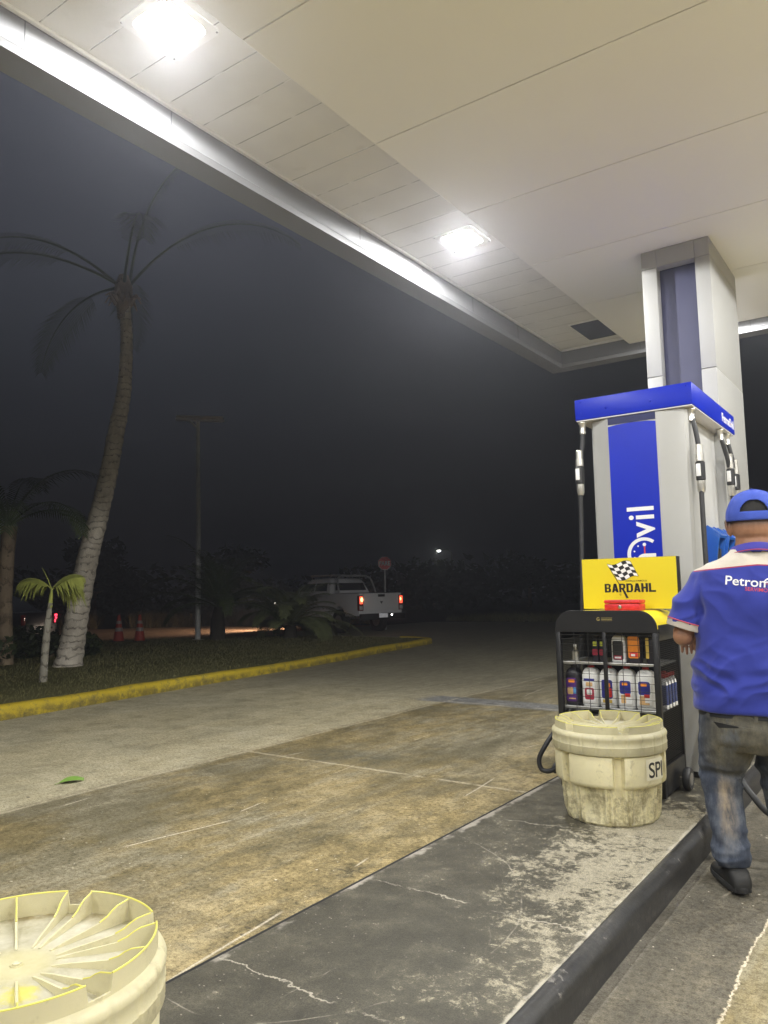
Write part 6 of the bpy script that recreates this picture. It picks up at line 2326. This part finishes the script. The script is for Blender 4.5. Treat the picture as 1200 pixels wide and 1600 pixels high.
for s in (-1, 1):
    for y in (1.14, 4.38):
        b = MB()
        xw = s * 0.80
        b.lathe([(0.20, -0.12), (0.34, -0.12), (0.375, -0.09), (0.38, 0), (0.375, 0.09), (0.34, 0.12), (0.20, 0.12)], (xw, y, 0.38), 32, 'X')
        w = b.build('wheel', M['tyre'], TR)
        b = MB(); b.lathe([(0.05, -0.125), (0.20, -0.121), (0.20, 0.121), (0.05, 0.125)], (xw, y, 0.38), 24, 'X')
        b.build('rim', M['rim'], w)
    b = MB()
    xa, xb = sorted((s * 0.90, s * 1.12)); b.box(xa, xb, 3.55, 3.63, 1.22, 1.42, bev=0.03)
    b.build('mirror', M['truck_black'], TR)
    b = MB()
    xa, xb = sorted((s * 0.60, s * 0.88)); b.box(xa, xb, 5.16, 5.285, 0.78, 0.98, bev=0.02)
    hl = b.build('headlight', M['head_lit'], TR)
    ld = bpy.data.lights.new('headlight_beam', 'SPOT')
    ld.energy = 430; ld.color = (1.0, 0.80, 0.62); ld.spot_size = R(105); ld.spot_blend = 0.7; ld.shadow_soft_size = 0.08
    lo = bpy.data.objects.new('headlight_beam', ld); col.objects.link(lo)
    lo.parent = hl
    lo.location = (s * 0.74, 5.36, 0.92)
    lo.rotation_euler = (R(85), 0, R(66))

# dark car ahead on the dirt road, rear corner with one tail lamp lit
CA = thing('dark_car', 'dark car on the dirt road with one glowing red tail lamp behind the leaning palm', 'car', (-19.55, 11.55, -0.015), R(118))
M['car_dark'] = simple('car_dark', (0.012, 0.012, 0.014), 0.3, 0, 0.1)
b = MB()
b.prism([(0.0, 0.35), (0.0, 0.80), (0.08, 0.92), (0.7, 0.96), (3.2, 0.92), (4.1, 0.80), (4.2, 0.62), (4.2, 0.32), (3.75, 0.30), (3.7, 0.5), (3.4, 0.64), (3.1, 0.5), (3.05, 0.30), (1.15, 0.30), (1.1, 0.5), (0.8, 0.64), (0.5, 0.5), (0.45, 0.32)], -0.84, 0.84, 'X', bev=0.04)
b.build('body', M['car_dark'], CA)
b = MB()
b.loft([[(-hw, y0_, z), (hw, y0_, z), (hw, y1_, z), (-hw, y1_, z)] for z, y0_, y1_, hw in ((0.93, 0.45, 3.3, 0.78), (1.30, 0.95, 2.5, 0.62), (1.38, 1.2, 2.3, 0.55))])
b.build('cabin', M['truck_glass'], CA)
for s in (-1, 1):
    for y in (0.8, 3.4):
        b = MB(); b.lathe([(0.16, -0.1), (0.28, -0.1), (0.31, -0.07), (0.31, 0.07), (0.28, 0.1), (0.16, 0.1)], (s * 0.76, y, 0.31), 24, 'X')
        w = b.build('wheel', M['tyre'], CA)
        b = MB(); b.lathe([(0.04, -0.104), (0.16, -0.101), (0.16, 0.101), (0.04, 0.104)], (s * 0.76, y, 0.31), 16, 'X')
        b.build('rim', M['rim'], w)
M['car_lamp'] = emit('car_tail_lamp_lit', (1.0, 0.015, 0.06), 2.6)
for s in (-1, 1):
    b = MB()
    z_ = 0.60
    x_ = s * 0.74
    b.box(x_ - 0.085, x_ + 0.085, -0.02, 0.03, z_, z_ + 0.28, bev=0.02)
    tl = b.build('tail_lamp', M['lens_red'], CA)
    if s > 0:
        b = MB()
        b.box(x_ - 0.065, x_ + 0.07, -0.026, -0.0205, z_ + 0.20, z_ + 0.26, bev=0.003); b.box(x_ - 0.03, x_ + 0.06, -0.026, -0.0205, z_ + 0.12, z_ + 0.19, bev=0.003); b.box(x_ - 0.055, x_ + 0.0, -0.026, -0.0205, z_ + 0.03, z_ + 0.115, bev=0.003)
        b.build('tail_glow', M['car_lamp'], tl)

# ------------------------------------------------------------------ stop sign
SG = thing('stop_sign', 'red octagonal road sign reading PARE on a thin post behind the pickup', 'road sign', (-15.02, 21.22, -0.015), R(35.3))
b = MB(); b.tube([(0, 0.03, -0.1), (0, 0.03, 2.44)], 0.026, 10)
b.build('post', M['galv'], SG)
def octo(r):
    return [(r * math.cos(R(22.5 + 45 * k)), 2.249 + r * math.sin(R(22.5 + 45 * k))) for k in range(8)]
b = MB(); b.prism(octo(0.246), -0.006, 0.0, 'Y')
pl = b.build('plate', simple('sign_white', (0.92, 0.92, 0.91), 0.4, 0, 0.03), SG, smooth=False)
b = MB(); b.prism(octo(0.226), -0.009, -0.0065, 'Y')
b.build('red_field', simple('sign_red', (0.85, 0.05, 0.05), 0.4, 0, 0.05), pl, smooth=False)
tb = text_mesh('PARE', 0.150, 0.030, 0.375, spacing=0.98)
place_flat(tb, (-0.1875, -0.0095, 2.174), (1, 0, 0), (0, 0, 1), 0.002)
b = MB(); b.merge(tb); b.build('lettering', M['white_ink'], pl, smooth=False)

# ------------------------------------------------------------------ far street lamp and the tree below it
t = thing('street_lamp', 'distant lit street lamp, a single white point above a dim tree', 'street lamp', (-31.4, 51.6, -0.03))
b = MB(); b.tube([(0.9, 0.6, 0), (0.9, 0.6, 4.2), (0.7, 0.45, 4.42), (0.25, 0.1, 4.45)], [0.09, 0.06, 0.05, 0.04], 8)
b.build('pole', M['truck_black'], t)
b = MB(); b.ellip((0.1, 0.0, 4.45), (0.30, 0.22, 0.07), 14, 8)
hd_ = b.build('lamp_head', M['truck_black'], t)
b = MB(); b.ellip((0.1, 0.0, 4.36), (0.14, 0.12, 0.08), 14, 8)
b.build('bulb', emit('street_bulb', (1, 1, 0.95), 20), hd_)
ld = bpy.data.lights.new('street_light', 'POINT'); ld.energy = 16; ld.color = (1, 1, 0.85); ld.shadow_soft_size = 0.15
lo = bpy.data.objects.new('street_light', ld); col.objects.link(lo); lo.parent = hd_; lo.location = (0.1, -0.1, 4.2)


def tree(name, label, loc, h, cr, n, size, seed, mat, trunk_h=1.6, group=None):
    rg = random.Random(seed)
    t = thing(name, label, 'tree', loc, 0, group)
    cs = []
    for _ in range(9):
        a = rg.uniform(0, 2 * PI); d = cr * rg.uniform(0.1, 0.75)
        r = cr * rg.uniform(0.28, 0.5)
        cs.append(((math.cos(a) * d, math.sin(a) * d, h - cr * 0.75 + rg.uniform(-0.5, 0.5) * cr * 0.8), (r, r, r * 0.7)))
    b = MB(); leaf_cloud(b, cs, n, size, rg)
    b.build('crown', mat, t, smooth=False, recalc=False)
    b = MB()
    b.tube([(0, 0, -0.1), (0.05, 0, trunk_h * 0.6), (0.0, 0.05, trunk_h)], [0.18, 0.13, 0.10], 8)
    for c_, r in cs[:5]:
        b.tube([(0, 0.05, trunk_h * 0.9), (c_[0] * 0.5, c_[1] * 0.5, (c_[2] + trunk_h) / 2), c_], [0.08, 0.05, 0.02], 6)
    b.build('trunk', M['warm_bark'], t)
    return t


tree('small_tree', 'small thin tree faintly lit from above by the far street lamp', (-31.2, 50.4, -0.03), 4.0, 2.1, 900, 0.16, 5, M['leaf_mid'], 1.3)
GT = 'dark trees along the road at night'
for k, (x, y, h, cr) in enumerate(((-46, 22, 4.6, 2.6), (-43, 29, 5.4, 3.0), (-38, 36, 4.8, 2.8), (-52, 12, 5.2, 3.0), (-23, 50, 4.2, 2.4), (-14, 54, 4.6, 2.6), (-4, 55, 4.6, 2.8), (6, 53, 5.0, 3.0))):
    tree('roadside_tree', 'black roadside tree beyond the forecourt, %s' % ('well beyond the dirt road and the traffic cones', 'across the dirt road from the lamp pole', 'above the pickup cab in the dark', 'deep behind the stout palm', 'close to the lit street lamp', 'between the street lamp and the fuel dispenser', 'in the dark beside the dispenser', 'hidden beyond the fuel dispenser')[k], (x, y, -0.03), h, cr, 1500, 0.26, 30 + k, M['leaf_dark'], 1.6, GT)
# solid dark thicket far off, one mass
b = MB()
rg = random.Random(77)
cs = []
for k in range(60):
    a = R(rg.uniform(78, 165)); d = rg.uniform(52, 70)
    cs.append(((math.cos(a) * d, math.sin(a) * d, rg.uniform(0.6, 2.0)), (3.5, 3.5, rg.uniform(1.2, 2.4))))
leaf_cloud(b, cs, 16000, 0.38, rg)
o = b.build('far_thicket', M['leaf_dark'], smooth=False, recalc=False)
tag(o, kind='stuff')

# ------------------------------------------------------------------ grasses
def blades(mb, n, fn, h, w, rg, lean=0.35):
    for _ in range(n):
        q = fn(rg)
        if q is None:
            continue
        x, y, z = q
        a = rg.uniform(0, 2 * PI)
        hh = h * rg.uniform(0.5, 1.2)
        dx, dy = math.cos(a) * w, math.sin(a) * w
        lx, ly = rg.gauss(0, lean) * hh, rg.gauss(0, lean) * hh
        mb.face([(x - dx, y - dy, z), (x + dx, y + dy, z), (x + lx, y + ly, z + hh)])


from mathutils.geometry import intersect_point_tri_2d
LP = [(p[0], p[1]) for p in ring[:0]]
lawn_poly = [(p.x, p.y) for p in inner] + [(p.x, p.y) for p in bl]


def inside_poly(x, y, poly):
    c = False
    j = len(poly) - 1
    for i in range(len(poly)):
        xi, yi = poly[i]; xj, yj = poly[j]
        if ((yi > y) != (yj > y)) and (x < (xj - xi) * (y - yi) / (yj - yi) + xi):
            c = not c
        j = i
    return c


def on_lawn(rg):
    y = rg.uniform(2.5, 17)
    x = -8.5 - 11 * rg.random() ** 1.6
    if inside_poly(x, y, lawn_poly):
        return (x, y, 0.085)


M['grass'] = leaf_mat('lawn_grass', (0.11, 0.11, 0.04), (0.24, 0.215, 0.095), 0.8)
M['dry_grass'] = leaf_mat('dry_grass', (0.07, 0.05, 0.02), (0.19, 0.14, 0.06), 0.8)
b = MB(); blades(b, 42000, on_lawn, 0.045, 0.006, random.Random(3))
tag(b.build('grass', M['grass'], smooth=False, recalc=False), kind='stuff')


def verge(rg):
    t_ = rg.random()
    far_ = smooth_far
    f = t_ * (len(far_) - 1); i = int(f); i = min(i, len(far_) - 2)
    p = far_[i].lerp(far_[i + 1], f - i)
    if mnoise.noise(Vector((p.x * 0.55, p.y * 0.55, 3))) + 0.25 < rg.random() * 0.6:
        return None
    d = rg.random() ** 1.5 * 3.0
    return (p.x - d * 0.75, p.y + d * 0.6, -0.04)


smooth_far = [Vector(q) for q in ((-40, 8.5, 0), (-33, 13.5, 0), (-28.3, 18.0, 0), (-26.2, 20.2, 0), (-24.4, 22.0, 0), (-21.0, 23.6, 0), (-18, 25.2, 0))]
b = MB(); blades(b, 17000, verge, 0.62, 0.018, random.Random(4), 0.30)
tag(b.build('dry_grass', M['dry_grass'], smooth=False, recalc=False), kind='stuff')


def verge2(rg):
    x = rg.uniform(-17, 8)
    return (x, 28.3 + rg.random() ** 1.4 * 5 + 0.1 * math.sin(x), -0.04)


b = MB(); blades(b, 9000, verge2, 0.30, 0.016, random.Random(5), 0.35)
tag(b.build('verge_grass', M['grass'], smooth=False, recalc=False), kind='stuff')

# ------------------------------------------------------------------ litter on the concrete
lf = MB()
for s in (-1, 1):
    pr = []
    for k in range(9):
        t_ = k / 8
        pr.append((Vector((0.17 * t_ - 0.085, s * 0.045 * math.sin(PI * t_) ** 0.8, 0.012 + 0.018 * math.sin(PI * t_) + 0.01 * s * t_))))
    mid = [Vector((0.17 * k / 8 - 0.085, 0, 0.008 + 0.006 * math.sin(PI * k / 8))) for k in range(9)]
    for k in range(8):
        lf.face([mid[k], mid[k + 1], pr[k + 1], pr[k]])
lf.tube([(-0.085, 0, 0.008), (-0.115, -0.006, 0.006)], 0.002, 5)
o = lf.build('fallen_leaf', leaf_mat('fresh_leaf', (0.14, 0.26, 0.04), (0.24, 0.38, 0.08)), recalc=False)
o.location = (-5.09, 3.28, 0.0); o.rotation_euler = (0, 0, R(70))
tag(o, 'fresh green leaf lying on the concrete lane', 'leaf')
# ------------------------------------------------------------------ night sky and air
w = bpy.data.worlds.new('World')
scene.world = w
w.use_nodes = True
nt = w.node_tree
bg = nt.nodes['Background']
sky = nt.nodes.new('ShaderNodeTexSky')
sky.sky_type = 'NISHITA'
sky.sun_disc = False
sky.sun_elevation = R(-4)
sky.sun_rotation = R(-150)
# lamp glare painted into the sky as a glow, strongest high over the lane, added to the twilight sky
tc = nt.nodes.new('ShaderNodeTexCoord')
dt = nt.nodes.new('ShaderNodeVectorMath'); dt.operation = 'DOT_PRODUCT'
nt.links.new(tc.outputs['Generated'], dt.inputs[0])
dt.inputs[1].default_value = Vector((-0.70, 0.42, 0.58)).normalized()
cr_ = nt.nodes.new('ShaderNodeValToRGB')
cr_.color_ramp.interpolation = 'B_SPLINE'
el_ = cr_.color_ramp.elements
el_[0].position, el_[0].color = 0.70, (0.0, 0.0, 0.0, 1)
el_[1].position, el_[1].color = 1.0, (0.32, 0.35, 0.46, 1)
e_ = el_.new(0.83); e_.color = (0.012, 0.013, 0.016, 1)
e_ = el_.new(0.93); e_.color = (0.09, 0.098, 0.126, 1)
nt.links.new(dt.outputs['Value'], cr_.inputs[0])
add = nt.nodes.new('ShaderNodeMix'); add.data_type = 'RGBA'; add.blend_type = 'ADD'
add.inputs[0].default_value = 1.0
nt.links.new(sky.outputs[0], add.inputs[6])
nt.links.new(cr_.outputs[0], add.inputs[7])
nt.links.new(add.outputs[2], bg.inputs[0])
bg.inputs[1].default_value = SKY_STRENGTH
sd = bpy.data.lights.new('moonlight', 'SUN')
sd.energy = 0.004; sd.angle = R(0.5); sd.color = (0.8, 0.88, 1.0)
so = bpy.data.objects.new('moonlight', sd); col.objects.link(so)
so.rotation_euler = (R(35), 0, R(-150))

if HAZE > 0:
    b = MB()
    b.box(-165, 145, -85, 195, -1.04, 12.5)
    n = NT('glare_haze')  # thin haze added to stand in for lens glare around the lamps
    n.t.nodes.remove(n.b)
    v = n.n('ShaderNodeVolumePrincipled')
    v.inputs['Color'].default_value = (0.86, 0.88, 0.97, 1)
    v.inputs['Density'].default_value = HAZE
    v.inputs['Anisotropy'].default_value = 0.80
    n.t.links.new(v.outputs[0], n.out.inputs['Volume'])
    hz = b.build('haze', n.m, smooth=False)
    tag(hz, kind='stuff')

# ------------------------------------------------------------------ camera
cam = bpy.data.cameras.new('camera')
co_ = bpy.data.objects.new('camera', cam)
col.objects.link(co_)
F_, YAW, PITCH, ROLL = 1196.515, -0.615562831, 0.101894898, -0.0190184372
cy, sy_ = math.cos(YAW), math.sin(YAW)
cp, sp_ = math.cos(PITCH), math.sin(PITCH)
fw_ = Vector((sy_ * cp, cy * cp, sp_)); rt_ = Vector((cy, -sy_, 0)); up_ = rt_.cross(fw_)
r2 = rt_ * math.cos(ROLL) + up_ * math.sin(ROLL)
u2 = up_ * math.cos(ROLL) - rt_ * math.sin(ROLL)
m = Matrix(((r2.x, u2.x, -fw_.x, 0), (r2.y, u2.y, -fw_.y, 0), (r2.z, u2.z, -fw_.z, 1.32), (0, 0, 0, 1)))
co_.matrix_world = m
cam.sensor_fit = 'VERTICAL'
cam.sensor_height = 36.0
cam.sensor_width = 27.0
cam.lens = F_ / 1600 * 36.0
cam.clip_start = 0.05
cam.clip_end = 500
scene.camera = co_

vs_ = scene.view_settings
vs_.view_transform = 'Standard'
vs_.look = 'None'
vs_.exposure = EXPOSURE
vs_.gamma = 1.0
vs_.use_curve_mapping = False
cyc = scene.cycles
cyc.max_bounces = 8
cyc.diffuse_bounces = 5
cyc.glossy_bounces = 3
cyc.transmission_bounces = 2
cyc.volume_bounces = 0
cyc.sample_clamp_indirect = 6.0
cyc.use_denoising = True
cyc.caustics_reflective = False
cyc.caustics_refractive = False
